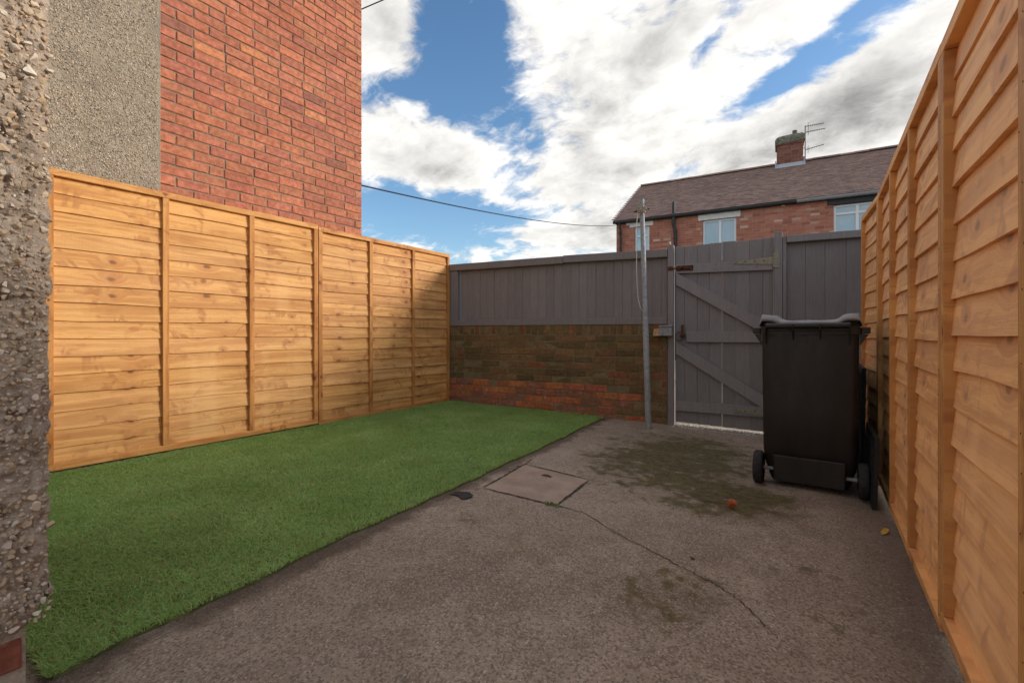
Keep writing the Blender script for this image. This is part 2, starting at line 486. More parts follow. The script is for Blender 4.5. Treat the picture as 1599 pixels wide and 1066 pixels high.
M['leafy'] = simple('dead_leaf', (.42, .27, .06), .8, .2, var=.3, scale=50)
M['weed'] = simple('weed_leaf', (.085, .16, .03), .7, .3, var=.3, scale=60)
M['grit'] = island_material('loose_grit', [(.20, .17, .14), (.30, .27, .23), (.13, .11, .09), (.42, .39, .35), (.24, .17, .12)], .9, .2, bmp=0)
M['hinge'] = None

def hinge_material():
    m_, t, b = mat('worn_plated_hinge', .6, .4)
    p = worldpos(t)
    n = t.noise(p, 60, 5, .65)
    t.put(b.inputs['Base Color'], t.mix(t.step(n, .54, .66), (.27, .25, .185), (.16, .06, .022)))
    b.inputs['Metallic'].default_value = .25
    bump(t, b, n, .4, .003)
    return m_
M['hinge'] = hinge_material()

def plastic(name, c, rough, var=.35):
    m_, t, b = mat(name, rough, .45)
    p = objcoord(t)
    n = t.noise(t.vm('MULTIPLY', p, (5.0, 5.0, 1.2)), 2.2, 5, .6)
    dust = t.noise(p, 24, 6, .7)
    a = t.mix(t.step(n, .3, .7), tuple(q * (1 - var) for q in c), tuple(q * (1 + var) for q in c))
    a = t.mix(t.m('MULTIPLY', t.step(dust, .56, .8), .35), a, (.065, .055, .045))
    scuff = t.noise(t.vm('MULTIPLY', p, (60.0, 60.0, 3.0)), 1.0, 3)
    a = t.mix(t.m('MULTIPLY', t.step(scuff, .66, .75), .25), a, (.075, .068, .06))
    t.put(b.inputs['Base Color'], a)
    t.put(b.inputs['Roughness'], t.step(dust, .3, .7, rough - .08, rough + .18))
    bump(t, b, t.noise(p, 380, 2), .12, .001)
    return m_
M['bin'] = plastic('bin_plastic', (.017, .0135, .0115), .42)
M['lid'] = plastic('bin_lid_plastic', (.27, .272, .28), .34, .2)

def glass_material():
    m_, t, b = mat('window_glass', .04, .9)
    p = objcoord(t)
    blinds = t.m('SINE', t.m('MULTIPLY', t.sep(p)[2], 170.0))
    n = t.noise(p, 2.0, 3)
    a = t.mix(t.step(n, .3, .7), (.36, .54, .64), (.46, .64, .74))  # reflected sky put into the panes as a pale blue base colour
    t.put(b.inputs['Base Color'], a)
    b.inputs['Coat Weight'].default_value = .6
    return m_
M['glass'] = glass_material()
M['blind'] = simple('blind_slat', (.50, .60, .66), .6, .3, var=.05)

def ground_material():
    m_, t, b = mat('worn_concrete_tarmac', .88, .25)
    p = worldpos(t); x, y, z = t.sep(p)
    big = t.noise(p, 1.1, 5, .6); med = t.noise(p, 6.5, 6, .65); fine = t.noise(p, 130, 3, .7)
    v = t.n('ShaderNodeTexVoronoi', {'Vector': p, 'Scale': 165.0}, feature='F1')
    vr, vg, vb = t.sepc(v.outputs['Color'])[:3]
    a = t.mix(t.step(med, .32, .68), (.285, .226, .174), (.40, .326, .257))
    a = t.mix(t.m('MULTIPLY', t.step(big, .42, .68), .55), a, (.42, .35, .285))
    a = t.mix(t.m('MULTIPLY', t.step(big, .50, .30), .5), a, (.20, .16, .125))
    a = t.mix(t.m('MULTIPLY', t.step(vr, .6, .9), .5), a, (.54, .46, .37))
    a = t.mix(t.m('MULTIPLY', t.step(vg, .60, .82), .62), a, (.14, .108, .084))
    a = t.mix(t.m('MULTIPLY', t.step(vb, .965, .985), .8), a, (.55, .51, .46))
    a = t.mix(t.m('MULTIPLY', t.step(fine, .55, .75), .35), a, (.08, .06, .048))
    # moss by the gate, and dark patches of moss in the open floor
    def patch(cx_, cy_, rx, ry, soft=.35):
        u = t.m('DIVIDE', t.m('SUBTRACT', x, cx_), rx); v_ = t.m('DIVIDE', t.m('SUBTRACT', y, cy_), ry)
        return t.step(t.m('SQRT', t.m('ADD', t.m('MULTIPLY', u, u), t.m('MULTIPLY', v_, v_))), 1.0, soft)
    ms = t.m('MAXIMUM', patch(-.90, 3.55, .85, 1.35, .1), patch(-.45, 2.85, .55, .6, .05))
    ms = t.m('MAXIMUM', ms, t.m('MULTIPLY', patch(-.40, 1.62, .30, .34, .1), .5))
    ms = t.m('MAXIMUM', ms, t.m('MULTIPLY', patch(-1.3, 1.75, .30, .22, .1), .22))
    ms = t.m('MAXIMUM', ms, t.m('MULTIPLY', patch(-.02, 1.9, .30, .6, .1), .2))
    mn = t.noise(p, 15, 7, .72)
    a = t.mix(t.m('MULTIPLY', t.step(ms, .05, .55), .42), a, t.mix(1.0, a, (.55, .52, .48), 'MULTIPLY'))
    wide = t.noise(p, .62, 5, .62)
    a = t.mix(t.m('MULTIPLY', t.step(wide, .46, .62), .42), a, t.mix(1.0, a, (.66, .63, .60), 'MULTIPLY'))
    a = t.mix(t.m('MULTIPLY', t.step(wide, .50, .36), .35), a, t.mix(1.0, a, (1.22, 1.2, 1.16), 'MULTIPLY'))
    moss = t.m('MULTIPLY', t.step(t.m('ADD', t.m('ADD', mn, t.m('MULTIPLY', t.m('SUBTRACT', t.noise(p, 4.5, 4, .6), .5), .55)), t.m('MULTIPLY', ms, .34)), .58, .76), t.step(ms, 0.0, .2))
    mc = t.mix(t.step(t.noise(p, 30, 4), .35, .65), (.055, .045, .016), (.125, .105, .034))
    a = t.mix(t.m('MULTIPLY', moss, .85), a, mc)
    # soil line along the edge of the turf
    edge = t.m('ABSOLUTE', t.m('SUBTRACT', x, t.m('SUBTRACT', -1.58, t.m('MULTIPLY', t.m('SUBTRACT', y, .33), .078))))
    soil = t.m('MULTIPLY', t.step(t.m('ADD', edge, t.m('MULTIPLY', t.m('SUBTRACT', med, .5), .26)), .10, .0), .7)
    a = t.mix(soil, a, (.075, .052, .035))
    # darker brown band along the right fence, broken up by noise
    fence_band = t.m('MULTIPLY', t.step(t.m('ADD', x, t.m('MULTIPLY', t.m('SUBTRACT', med, .5), .4)), .02, .30), .6)
    a = t.mix(fence_band, a, (.085, .064, .05))
    t.put(b.inputs['Base Color'], a)
    h = t.m('ADD', t.m('ADD', t.m('MULTIPLY', v.outputs['Distance'], 1.0), t.m('MULTIPLY', fine, .6)), t.m('MULTIPLY', mn, 1.2))
    bump(t, b, h, .75, .006)
    return m_
M['ground'] = ground_material()

def cover_material():
    m_, t, b = mat('cover_concrete', .85, .25)
    p = objcoord(t)
    n = t.noise(p, 7, 6, .65); f = t.noise(p, 160, 3, .6)
    a = t.mix(t.step(n, .3, .7), (.30, .225, .175), (.40, .31, .25))
    a = t.mix(t.m('MULTIPLY', t.step(f, .58, .72), .4), a, (.10, .07, .055))
    t.put(b.inputs['Base Color'], a)
    bump(t, b, t.m('ADD', n, f), .3, .003)
    return m_
M['cover'] = cover_material()

def turf_material():
    m_, t, b = mat('turf_blade', .42, .6)
    at = t.n('ShaderNodeAttribute', attribute_name='tint').outputs['Fac']
    cr_ = t.n('ShaderNodeValToRGB', {0: at}); e = cr_.color_ramp.elements
    e[0].position = 0; e[0].color = (.44, .36, .17, 1)
    e[1].position = 1; e[1].color = (.60, .82, .38, 1)
    for pos, c in ((.10, (.48, .42, .18)), (.16, (.26, .44, .12)), (.5, (.37, .58, .18)), (.8, (.47, .68, .26))):
        q = e.new(pos); q.color = (*c, 1)
    n = t.noise(worldpos(t), 2.2, 4, .6)
    a = t.mix(t.m('MULTIPLY', t.step(n, .35, .7), .35), cr_.outputs[0], (.31, .53, .13))
    t.put(b.inputs['Base Color'], a)
    tr = t.n('ShaderNodeBsdfTranslucent', {'Color': a})
    mx = t.n('ShaderNodeMixShader', {0: .48})
    t.l.new(b.outputs[0], mx.inputs[1]); t.l.new(tr.outputs[0], mx.inputs[2])
    t.l.new(mx.outputs[0], m_.node_tree.nodes['Material Output'].inputs[0])
    return m_
M['turf'] = turf_material()

# ------------------------------------------------------------------ ground
def grid_axis(lo, hi, step, far):
    inner = np.arange(lo, hi + 1e-6, step)
    return np.concatenate([-np.geomspace(far, -lo + step * 4, 10) if lo < 0 else [], inner, np.geomspace(hi + step * 4, far, 10)])

gx_ = grid_axis(-4.6, 1.0, .035, 900); gy_ = grid_axis(-1.4, 5.8, .035, 900)
GX, GY = np.meshgrid(gx_, gy_)
P2 = np.stack([GX.ravel(), GY.ravel(), np.zeros(GX.size)], 1)
GZ = gz(P2[:, 0], P2[:, 1]) + (fbm(P2 * 2.2, 4, 3) - .5) * .016 * ((np.abs(P2[:, 0]) < 6) & (np.abs(P2[:, 1]) < 8))
P2[:, 2] = GZ
nx, ny = len(gx_), len(gy_)
ii = np.arange(nx * ny).reshape(ny, nx)
FQ = np.stack([ii[:-1, :-1].ravel(), ii[:-1, 1:].ravel(), ii[1:, 1:].ravel(), ii[1:, :-1].ravel()], 1)
ground = link('ground', fast_mesh('ground', P2, FQ, M['ground'], True), kind='structure')

def floor_z(x, y):
    q = np.array([[x, y, 0.0]])
    return float(gz(x, y) + (fbm(q * 2.2, 4, 3)[0] - .5) * .016)

def ribbon(name, pts, width, m_, parent=None, lift=.002, sub=16, jit=.006):
    V = []; F = []
    P = []
    for i in range(len(pts) - 1):
        for k_ in range(sub):
            u = k_ / sub
            P.append((pts[i][0] * (1 - u) + pts[i + 1][0] * u, pts[i][1] * (1 - u) + pts[i + 1][1] * u))
    P.append(pts[-1][:2])
    P = [(x + random.uniform(-jit, jit), y + random.uniform(-jit, jit)) for x, y in P]
    for i, (x, y) in enumerate(P):
        a = P[max(0, i - 1)]; b_ = P[min(len(P) - 1, i + 1)]
        tx, ty = b_[0] - a[0], b_[1] - a[1]; L = math.hypot(tx, ty) or 1
        w_ = width * random.uniform(.35, 1.3) * (0.25 + .75 * min(1, min(i, len(P) - 1 - i) / 6))
        for s_ in (-1, 1):
            px, py = x - ty / L * w_ * s_ * .5, y + tx / L * w_ * s_ * .5
            V.append((px, py, floor_z(px, py) + lift))
        if i: F.append((2 * i - 2, 2 * i, 2 * i + 1, 2 * i - 1))
    mb = MB(); mb.add(V, F)
    return mb.build(name, m_, parent)

ribbon('crack', [(-1.141, 2.137), (-.965, 2.122), (-.763, 1.985), (-.595, 1.908), (-.451, 1.842), (-.325, 1.785), (-.233, 1.721), (-.1, 1.55)], .0055, M['crack'], ground)
ribbon('crack', [(-1.185, 2.634), (-1.032, 2.686), (-.863, 2.767), (-.675, 2.762), (-.52, 2.679), (-.36, 2.70)], .0055, M['crack'], ground)
ribbon('crack', [(-1.70, 2.55), (-1.668, 2.681), (-1.72, 2.86)], .014, M['crack'], ground)

# loose grit on the floor
def ico_base():
    ph = (1 + 5 ** .5) / 2
    v = np.array([(-1, ph, 0), (1, ph, 0), (-1, -ph, 0), (1, -ph, 0), (0, -1, ph), (0, 1, ph), (0, -1, -ph), (0, 1, -ph), (ph, 0, -1), (ph, 0, 1), (-ph, 0, -1), (-ph, 0, 1)], float)
    v /= np.linalg.norm(v[0])
    f = np.array([(0, 11, 5), (0, 5, 1), (0, 1, 7), (0, 7, 10), (0, 10, 11), (1, 5, 9), (5, 11, 4), (11, 10, 2), (10, 7, 6), (7, 1, 8), (3, 9, 4), (3, 4, 2), (3, 2, 6), (3, 6, 8), (3, 8, 9), (4, 9, 5), (2, 4, 11), (6, 2, 10), (8, 6, 7), (9, 8, 1)])
    return v, f
ICO_V, ICO_F = ico_base()

def stones(name, pos, sizes, m_, flat=(1, .75, .55), jitter=.28, normal=None):
    """many small angular stones in one mesh; pos (n,3), sizes (n,)"""
    n = len(pos)
    V = ICO_V[None] * (1 + rng.uniform(-jitter, jitter, (n, 12, 1)))
    V = V * np.array(flat)[None, None]
    q = rng.normal(size=(n, 4)); q /= np.linalg.norm(q, axis=1)[:, None]
    if normal is None:
        q[:, 1:3] *= .25; q /= np.linalg.norm(q, axis=1)[:, None]
    a, b_, c, d_ = q.T
    Rm = np.stack([np.stack([1 - 2 * (c * c + d_ * d_), 2 * (b_ * c - a * d_), 2 * (b_ * d_ + a * c)], 1),
                   np.stack([2 * (b_ * c + a * d_), 1 - 2 * (b_ * b_ + d_ * d_), 2 * (c * d_ - a * b_)], 1),
                   np.stack([2 * (b_ * d_ - a * c), 2 * (c * d_ + a * b_), 1 - 2 * (b_ * b_ + c * c)], 1)], 1)
    V = np.einsum('nij,nkj->nki', Rm, V) * sizes[:, None, None] + pos[:, None]
    F = ICO_F[None] + (np.arange(n) * 12)[:, None, None]
    return fast_mesh(name, V.reshape(-1, 3), F.reshape(-1, 3), m_)

n = 2600
gxr = rng.uniform(-1.6, .28, n); gyr = 0.3 + 4.4 * rng.random(n) ** 1.3
keep = gxr > (-1.57 - .05 * gyr)
gxr, gyr = gxr[keep], gyr[keep]
gp = np.stack([gxr, gyr, gz(gxr, gyr) + (fbm(np.stack([gxr, gyr, 0 * gxr], 1) * 2.2, 4, 3) - .5) * .016 + .0008], 1)
link('grit', stones('grit', gp, rng.uniform(.0010, .0028, len(gp)) * (1 + .8 * (rng.random(len(gp)) > .93)), M['grit']), kind='stuff')

# gravelly threshold in the gateway, where light comes under the gate
def wall_y(x, o=0.0):
    """front face line of the yard's end wall"""
    return 4.476 + .14 * (x + 3.93) - o
WROT = math.atan(.14)
mb = MB()
V = []; F = []
N = 60
for i in range(N + 1):
    x = -1.235 + i / N * .93
    for j in range(5):
        y = wall_y(x) - .10 + j * .06 + (random.uniform(-.012, .012) if j == 0 else 0)
        V.append((x, y, float(gz(x, y)) + .006 + random.uniform(-.004, .004) - (.012 if j == 0 else 0)))
for i in range(N):
    for j in range(4):
        a = i * 5 + j
        F.append((a, a + 5, a + 6, a + 1))
mb.add(V, F)
mb.build('threshold', simple('threshold_concrete', (.46, .41, .345), .9, .2, var=.3, scale=40, bmp=.9, bs=90), None, kind='structure')
n = 420
xs = rng.uniform(-1.23, -.3, n); ys = wall_y(xs) + rng.uniform(-.10, .06, n)
link('threshold_gravel', stones('threshold_gravel', np.stack([xs, ys, gz(xs, ys) + .008], 1), rng.uniform(.003, .007, n), M['grit']), kind='stuff')

# ------------------------------------------------------------------ brick helper
def brick_meshes(L, H, D, m_, nvar=6, ch=.006, jit=.0025):
    """stretcher faces -y; origin at the lower left front corner"""
    r = []
    for k_ in range(nvar):
        def j(): return random.uniform(-jit, jit)
        back = [(0, D, 0), (L, D, 0), (L, D, H), (0, D, H)]
        c = ch
        mid = [(j(), c, j()), (L + j(), c, j()), (L + j(), c, H + j()), (j(), c, H + j())]
        fr = [(c + j(), abs(j()), c + j()), (L / 2 + j(), abs(j()), c * .7 + j()), (L - c + j(), abs(j()), c + j()), (L - c + j(), abs(j()), H - c + j()), (L / 2 + j(), abs(j()), H - c * .7 + j()), (c + j(), abs(j()), H - c + j())]
        mb = MB()
        mb.add(back + mid + fr, [(0, 1, 5, 4), (1, 2, 6, 5), (2, 3, 7, 6), (3, 0, 4, 7), (4, 5, 10, 9, 8), (5, 6, 11, 10), (6, 7, 13, 12, 11), (7, 4, 8, 13), (8, 9, 10, 11, 12, 13)])
        r.append(mb.mesh('brick', m_))
    return r

def course(length, full, half, gap, offset, header_p, seed, drift=0.0):
    """list of (x, w) filling a course"""
    rr = random.Random(seed)
    x = 0.0; out_ = []
    first = half if offset else full
    x_end = length
    w_ = first
    while x < x_end - .03:
        w_ = min(w_, x_end - x)
        out_.append((x, w_))
        x += w_ + gap
        w_ = half if rr.random() < header_p else full + drift * rr.choice((-1, 0, 0, 1))
    return out_

def brick_color(pal, spread=.07):
    c = random.choice(pal); s_ = random.uniform(1 - spread, 1 + spread)
    return tuple(min(1, q * s_ * random.uniform(.96, 1.04)) for q in c)

VPX, VPC, VPS = 725, math.cos(math.atan(480 / 725)), math.sin(math.atan(480 / 725))
def seen(x, y, z):
    xc = x * VPC + y * VPS; zc = -x * VPS + y * VPC
    return 799.5 + 725 * xc / zc, 520 - 725 * (z - .9) / zc

# ------------------------------------------------------------------ neighbour's gable: brick and pebbledash
GX0, GY0 = -4.10, -0.6
gable = thing('neighbour_house', 'tall red brick house wall with pebbledash panel rising behind the left orange fence', 'house', (GX0, GY0, 0), R(90))
LB0, LB1 = 1.43 - GY0, 3.27 - GY0
TOPZ = 5.8
MB().box(LB0 - .02, .010, 0, LB1 - .012, 4.2, TOPZ).build('wall', M['mortar'], gable)
PAL = [(.46, .165, .100), (.49, .180, .108), (.44, .155, .098), (.50, .190, .112), (.42, .150, .102), (.47, .172, .108), (.45, .160, .100), (.48, .178, .104), (.46, .165, .10), (.47, .17, .106), (.45, .168, .10), (.48, .18, .11), (.43, .155, .10), (.41, .15, .10)] * 4 + [(.54, .215, .112), (.33, .13, .095), (.50, .21, .14)]
BH, PITCH = .069, .080
cache = {}
hid = MB(); nb = 0
for r_ in range(int(TOPZ / PITCH)):
    z = r_ * PITCH + .02
    for x, wd in course(LB1 - LB0, .224, .107, .010, r_ % 2, .03, 100 + r_, .006):
        if wd < .04: continue
        key = round(wd, 3)
        u, v = seen(GX0, GY0 + LB0 + x + wd / 2, z + .035)
        if 246 < u < 570 and v > -8 and z > 1.84 and nb < 300:
            if key not in cache: cache[key] = brick_meshes(wd, BH, .09, M['brick'], 6 if wd > .2 else 3)
            b_ = link('brick', random.choice(cache[key]), gable, (LB0 + x, random.uniform(-.002, .002), z), None, tuple(q * f_ for q, f_ in zip(brick_color(PAL), (1.05, 1.10, 1.12))))
            nb += 1
        else:
            hid.cbox(LB0 + x, 0, z, LB0 + x + wd, .07, z + BH, .005)
hid_m = island_material('gable_brick_upper', [(.46, .165, .10), (.49, .18, .108), (.42, .15, .102), (.50, .19, .112), (.44, .155, .098)], .85)
hid.build('brickwork', hid_m, gable, kind='stuff')
# pebbledash panel
MB().cbox(0, -.014, 0, LB0 - .004, .18, TOPZ, .006).build('pebbledash', M['pebbledash'], gable)
n = 44000
px_ = rng.uniform(.85, LB0 - .012, n); pz_ = rng.uniform(1.80, 4.1, n)
cl_ = fbm(np.stack([px_ * 9, pz_ * 9, 0 * px_], 1), 3, 5)
k_ = cl_ + rng.uniform(-.25, .25, n) > .27
pp_ = np.stack([px_[k_], np.full(k_.sum(), -.0145) + rng.uniform(-.001, .002, k_.sum()), pz_[k_]], 1)
link('pebbles', stones('pebbles', pp_, rng.uniform(.0028, .0068, len(pp_)), M['chip'], (1, .8, .7), .3, True), gable, kind='stuff')
# plain render strip at the edge of the panel
MB().cbox(LB0 - .006, -.011, 0, LB0 + .008, .05, TOPZ, .004).build('render_edge', M['pebbledash'], gable)

# ------------------------------------------------------------------ near roughcast wall, left edge of the yard
RX, RY = -1.45, .303
rough = thing('roughcast_wall', 'thick roughcast wall corner studded with stones at the near left edge', 'wall', (RX, RY, 0), 0)
def roughcast():
    rad = .03
    prof = []; nor = []
    for y in np.concatenate([np.linspace(-2.2, -.30, 24)[:-1], np.arange(-.30, -rad, .0042)]):
        prof.append((0, y)); nor.append((1, 0))
    for a in np.linspace(0, 90, 11):
        prof.append((-rad + rad * math.cos(R(a)), -rad + rad * math.sin(R(a)))); nor.append((math.cos(R(a)), math.sin(R(a))))
    for x in np.concatenate([np.arange(-rad - .005, -.16, -.005), np.linspace(-.16, -1.3, 14)]):
        prof.append((x, 0)); nor.append((0, 1))
    prof = np.array(prof); nor = np.array(nor)
    zs = np.concatenate([np.arange(.235, 1.80, .0045), np.linspace(1.81, 3.4, 60)])
    ns, nz = len(prof), len(zs)
    Z, I_ = np.meshgrid(zs, np.arange(ns), indexing='ij')
    Pb = np.stack([prof[I_.ravel(), 0], prof[I_.ravel(), 1], Z.ravel()], 1)
    Nn = np.stack([nor[I_.ravel(), 0], nor[I_.ravel(), 1], np.zeros(Z.size)], 1)
    d1 = (fbm(Pb * 26, 4, 11) - .5) * .026 + (fbm(Pb * 95, 3, 12) - .5) * .014
    pit = np.clip(fbm(Pb * 60, 2, 13) - .56, 0, 1) * -.06
    d = (d1 + pit) * np.where((Pb[:, 1] > -.034) & (Pb[:, 1] < -.001), .55, 1.0)
    # lip at the foot
    foot = np.clip((Pb[:, 2] - .235) / .035, 0, 1)
    cornerlift = np.exp(-((Pb[:, 1] + .0) / .03) ** 2)
    d = d - (1 - foot) ** 2 * .022
    V = Pb + Nn * d[:, None]
    lowest = Pb[:, 2] < .30
    V[lowest, 2] += (fbm(Pb[lowest] * 20, 3, 14) - .4) * .03 + .07 * cornerlift[lowest] * (1 - foot[lowest] * .6)
    ii = np.arange(ns * nz).reshape(nz, ns)
    F = np.stack([ii[:-1, :-1].ravel(), ii[:-1, 1:].ravel(), ii[1:, 1:].ravel(), ii[1:, :-1].ravel()], 1)
    # return under the lip
    V0 = V[:ns].copy(); V1 = V0 - Nn[:ns] * .06
    base = len(V)
    V = np.concatenate([V, V1])
    F2 = np.stack([np.arange(ns - 1), base + np.arange(ns - 1), base + np.arange(1, ns), np.arange(1, ns)], 1)
    return fast_mesh('render', V, np.concatenate([F, F2]), M['roughcast'], True), prof, nor
rm, rprof, rnor = roughcast()
link('render', rm, rough)
MB().box(-1.28, -2.2, .3, -.035, -.04, 3.38).build('core', M['mortar'], rough)
# stones pressed into the roughcast
def ico1():
    v = list(map(tuple, ICO_V)); f = []; mid = {}
    def md(a, b_):
        key = (min(a, b_), max(a, b_))
        if key not in mid:
            q = (np.array(v[a]) + np.array(v[b_])) / 2; q /= np.linalg.norm(q); v.append(tuple(q)); mid[key] = len(v) - 1
        return mid[key]
    for a, b_, c in ICO_F:
        x, y, z = md(a, b_), md(b_, c), md(c, a)
        f += [(a, x, z), (b_, y, x), (c, z, y), (x, y, z)]
    return np.array(v), f
I1V, I1F = ico1()
pebs = []
for k_ in range(8):
    q = I1V.copy()
    # knock flats into the sphere for an angular chip
    for _ in range(9):
        nn = rng.normal(size=3); nn /= np.linalg.norm(nn); dd = rng.uniform(.28, .55)
        s_ = q @ nn - dd; q = q - np.clip(s_, 0, None)[:, None] * nn
    q *= np.array([1, rng.uniform(.65, .9), rng.uniform(.5, .75)])
    mb = MB(); mb.add(q, I1F); pebs.append(mb.mesh('pebble', M['pebble']))
cands = []
for _ in range(24000):
    y = random.uniform(-.30, -.008); z = random.uniform(.26, 1.78) if random.random() < .8 else random.uniform(.26, 3.2)
    if vnoise(np.array([[y * 14, z * 14, 3.0]]), 21)[0] + random.uniform(-.3, .3) < .26: continue
    s_ = random.choice([.003, .004, .0045, .005, .006, .007, .008])
    cands.append((y, z, s_))
random.shuffle(cands)
placed = {}
small_p = []; small_s = []; nbig = 0
for y, z, s_ in cands:
    cell = (int(y / .010), int(z / .010))
    if any((cell[0] + a, cell[1] + b_) in placed and math.hypot(placed[(cell[0] + a, cell[1] + b_)][0] - y, placed[(cell[0] + a, cell[1] + b_)][1] - z) < (s_ + placed[(cell[0] + a, cell[1] + b_)][2]) * .85 for a in (-1, 0, 1) for b_ in (-1, 0, 1)):
        continue
    placed[cell] = (y, z, s_)
    x = 0.0; yy = y
    if y > -.03:
        a = (y + .03) / .03 * 1.2; x = -.03 + .03 * math.cos(a); yy = -.03 + .03 * math.sin(a)
    Pq = np.array([[x, yy, z]])
    dsp = float((fbm(Pq * 26, 4, 11)[0] - .5) * .026 + (fbm(Pq * 95, 3, 12)[0] - .5) * .014)
    nx_ = 1 if y <= -.03 else math.cos((y + .03) / .03 * 1.2); ny_ = 0 if y <= -.03 else math.sin((y + .03) / .03 * 1.2)
    loc = (x + nx_ * (dsp + s_ * .15), yy + ny_ * (dsp + s_ * .15), z)
    if s_ >= .0045 and y > -.080 and .26 < z < 1.66 and nbig < 300:
        o = link('pebble', random.choice(pebs), rough, loc, (random.uniform(0, 6.3), random.uniform(0, 6.3), random.uniform(0, 6.3)))
        o.scale = (s_ * 1.75,) * 3; nbig += 1
    else:
        small_p.append(loc); small_s.append(s_)
link('pebbles', stones('pebbles', np.array(small_p), np.array(small_s), M['pebble'], (1, .75, .65), .3, True), rough, kind='stuff')
# brick plinth under the lip
pl = brick_meshes(.215, .066, .1, M['brick_red'], 3)
for r_ in range(4):
    z = -.01 + r_ * .077
    for k_ in range(5):
        x = -.045 - .008
        y1 = -.038 - k_ * .226 - (.11 if r_ % 2 else 0)
        link('brick', random.choice(pl), rough, (x, y1 - .215, z), (0, 0, R(90)), brick_color([(.36, .13, .07), (.30, .11, .07)]))
MB().box(-1.28, -2.2, -.05, -.062, -.032, .30).build('plinth_mortar', M['roughcast'], rough)

# ------------------------------------------------------------------ orange lap fence panels
BOARD = {}
def board_mesh(L, H, var):
    key = (round(L, 3), var)
    if key in BOARD: return BOARD[key]
    NS = 10
    rr = random.Random(int(L * 1000) + var * 77)
    ph = [rr.uniform(0, 6.28) for _ in range(4)]
    V = []; F = []
    for i in range(NS + 1):
        x = L * i / NS
        wv = .0034 * math.sin(x * 4.2 + ph[0]) + .0016 * math.sin(x * 11 + ph[1]) + rr.uniform(-.0008, .0008)
        bow = .0022 * math.sin(x * 3.1 + ph[2])
        # tilted: lower edge stands out to the front (-y)
        V += [(x, -.0170 + bow, wv), (x, -.0020 + bow, wv + .0005), (x, .004 + bow, H), (x, -.003 + bow, H)]
    for i in range(NS):
        for j in range(4):
            a = i * 4 + j; b_ = i * 4 + (j + 1) % 4
            F.append((a, b_, b_ + 4, a + 4))
    F.append((0, 3, 2, 1)); e = NS * 4; F.append((e, e + 1, e + 2, e + 3))
    mb = MB(); mb.add(V, F)
    BOARD[key] = mb.mesh('board', M['wood'])
    return BOARD[key]

BAT = {}
def batten_mesh(L, wd, th):
    key = (round(L, 3), wd, th)
    if key not in BAT:
        mb = MB(); mb.cbox(0, -th, -wd / 2, L, 0, wd / 2, .002); BAT[key] = mb.mesh('batten', M['wood'])
    return BAT[key]

def lap_panel(label, loc, rotz, length, z0, z1, cuts, seed, nb_=16, tone=.5, pale=0.0, bat_w=.040, bat_t=.017, left_edge=True, right_edge=True, tone_lo=None):
    rr = random.Random(seed)
    p = thing('fence_panel', label, 'fence panel', (loc[0], loc[1], z0), rotz, 'orange wooden lap fence panels')
    Hh = z1 - z0
    pitch = (Hh - .05) / nb_
    grp = 0; left_ = 0
    for i in range(nb_):
        if left_ == 0:
            grp = rr.random(); left_ = rr.choice([3, 4, 5, 6]); gt = rr.uniform(-.10, .10)
        left_ -= 1
        tn = tone + gt + rr.uniform(-.07, .07)
        if tone_lo is not None and i < 6: tn += tone_lo
        link('board', board_mesh(length - .004, pitch + .024, rr.randrange(7)), p, (.002, rr.uniform(-.001, .001), .022 + i * pitch), None,
             (grp, tn, rr.random(), min(1, pale + rr.uniform(0, .12))))
    rail = batten_mesh(length, bat_w, bat_t + .016)
    rail_b = batten_mesh(length, bat_w, bat_t)
    for z in (bat_w / 2, Hh - bat_w / 2):
        link('rail', rail, p, (0, -.0025, z), None, (rr.random(), tone + (rr.uniform(-.32, -.2) if z < .5 else rr.uniform(-.1, .05)), rr.random(), pale * .6))
        link('rail', rail_b, p, (0, .008 + bat_t, z), None, (rr.random(), tone, rr.random(), pale * .6))
    vb = batten_mesh(Hh - 2 * bat_w - .002, bat_w, bat_t + .0155)
    for x in cuts:
        x = min(max(x, bat_w / 2), length - bat_w / 2)
        link('batten', vb, p, (x, -.0025 - rr.uniform(0, .001), bat_w + .001), (0, R(-90), 0), (rr.random(), min(tone, .85) + rr.uniform(-.34, -.14), rr.random(), pale * .2))
    mb = MB()
    for x in cuts:
        x = min(max(x, bat_w / 2), length - bat_w / 2)
        for i in range(nb_):
            nx2 = x + rr.uniform(-.012, .012); nz2 = .07 + i * pitch + rr.uniform(-.04, .04)
            if nz2 < Hh - .07: mb.box(nx2 - .0014, -.0185 - bat_t - .0006, nz2 - .0014, nx2 + .0014, -.0185 - bat_t + .001, nz2 + .0014)
    mb.build('nails', M['rust'], p, kind='stuff')
    # thin lath that closes the top edge
    link('cap_strip', batten_mesh(length, .060, .008), p, (0, .004, Hh + .0045), (R(90), 0, 0), (rr.random(), tone - .05, rr.random(), pale * .6))
    return p

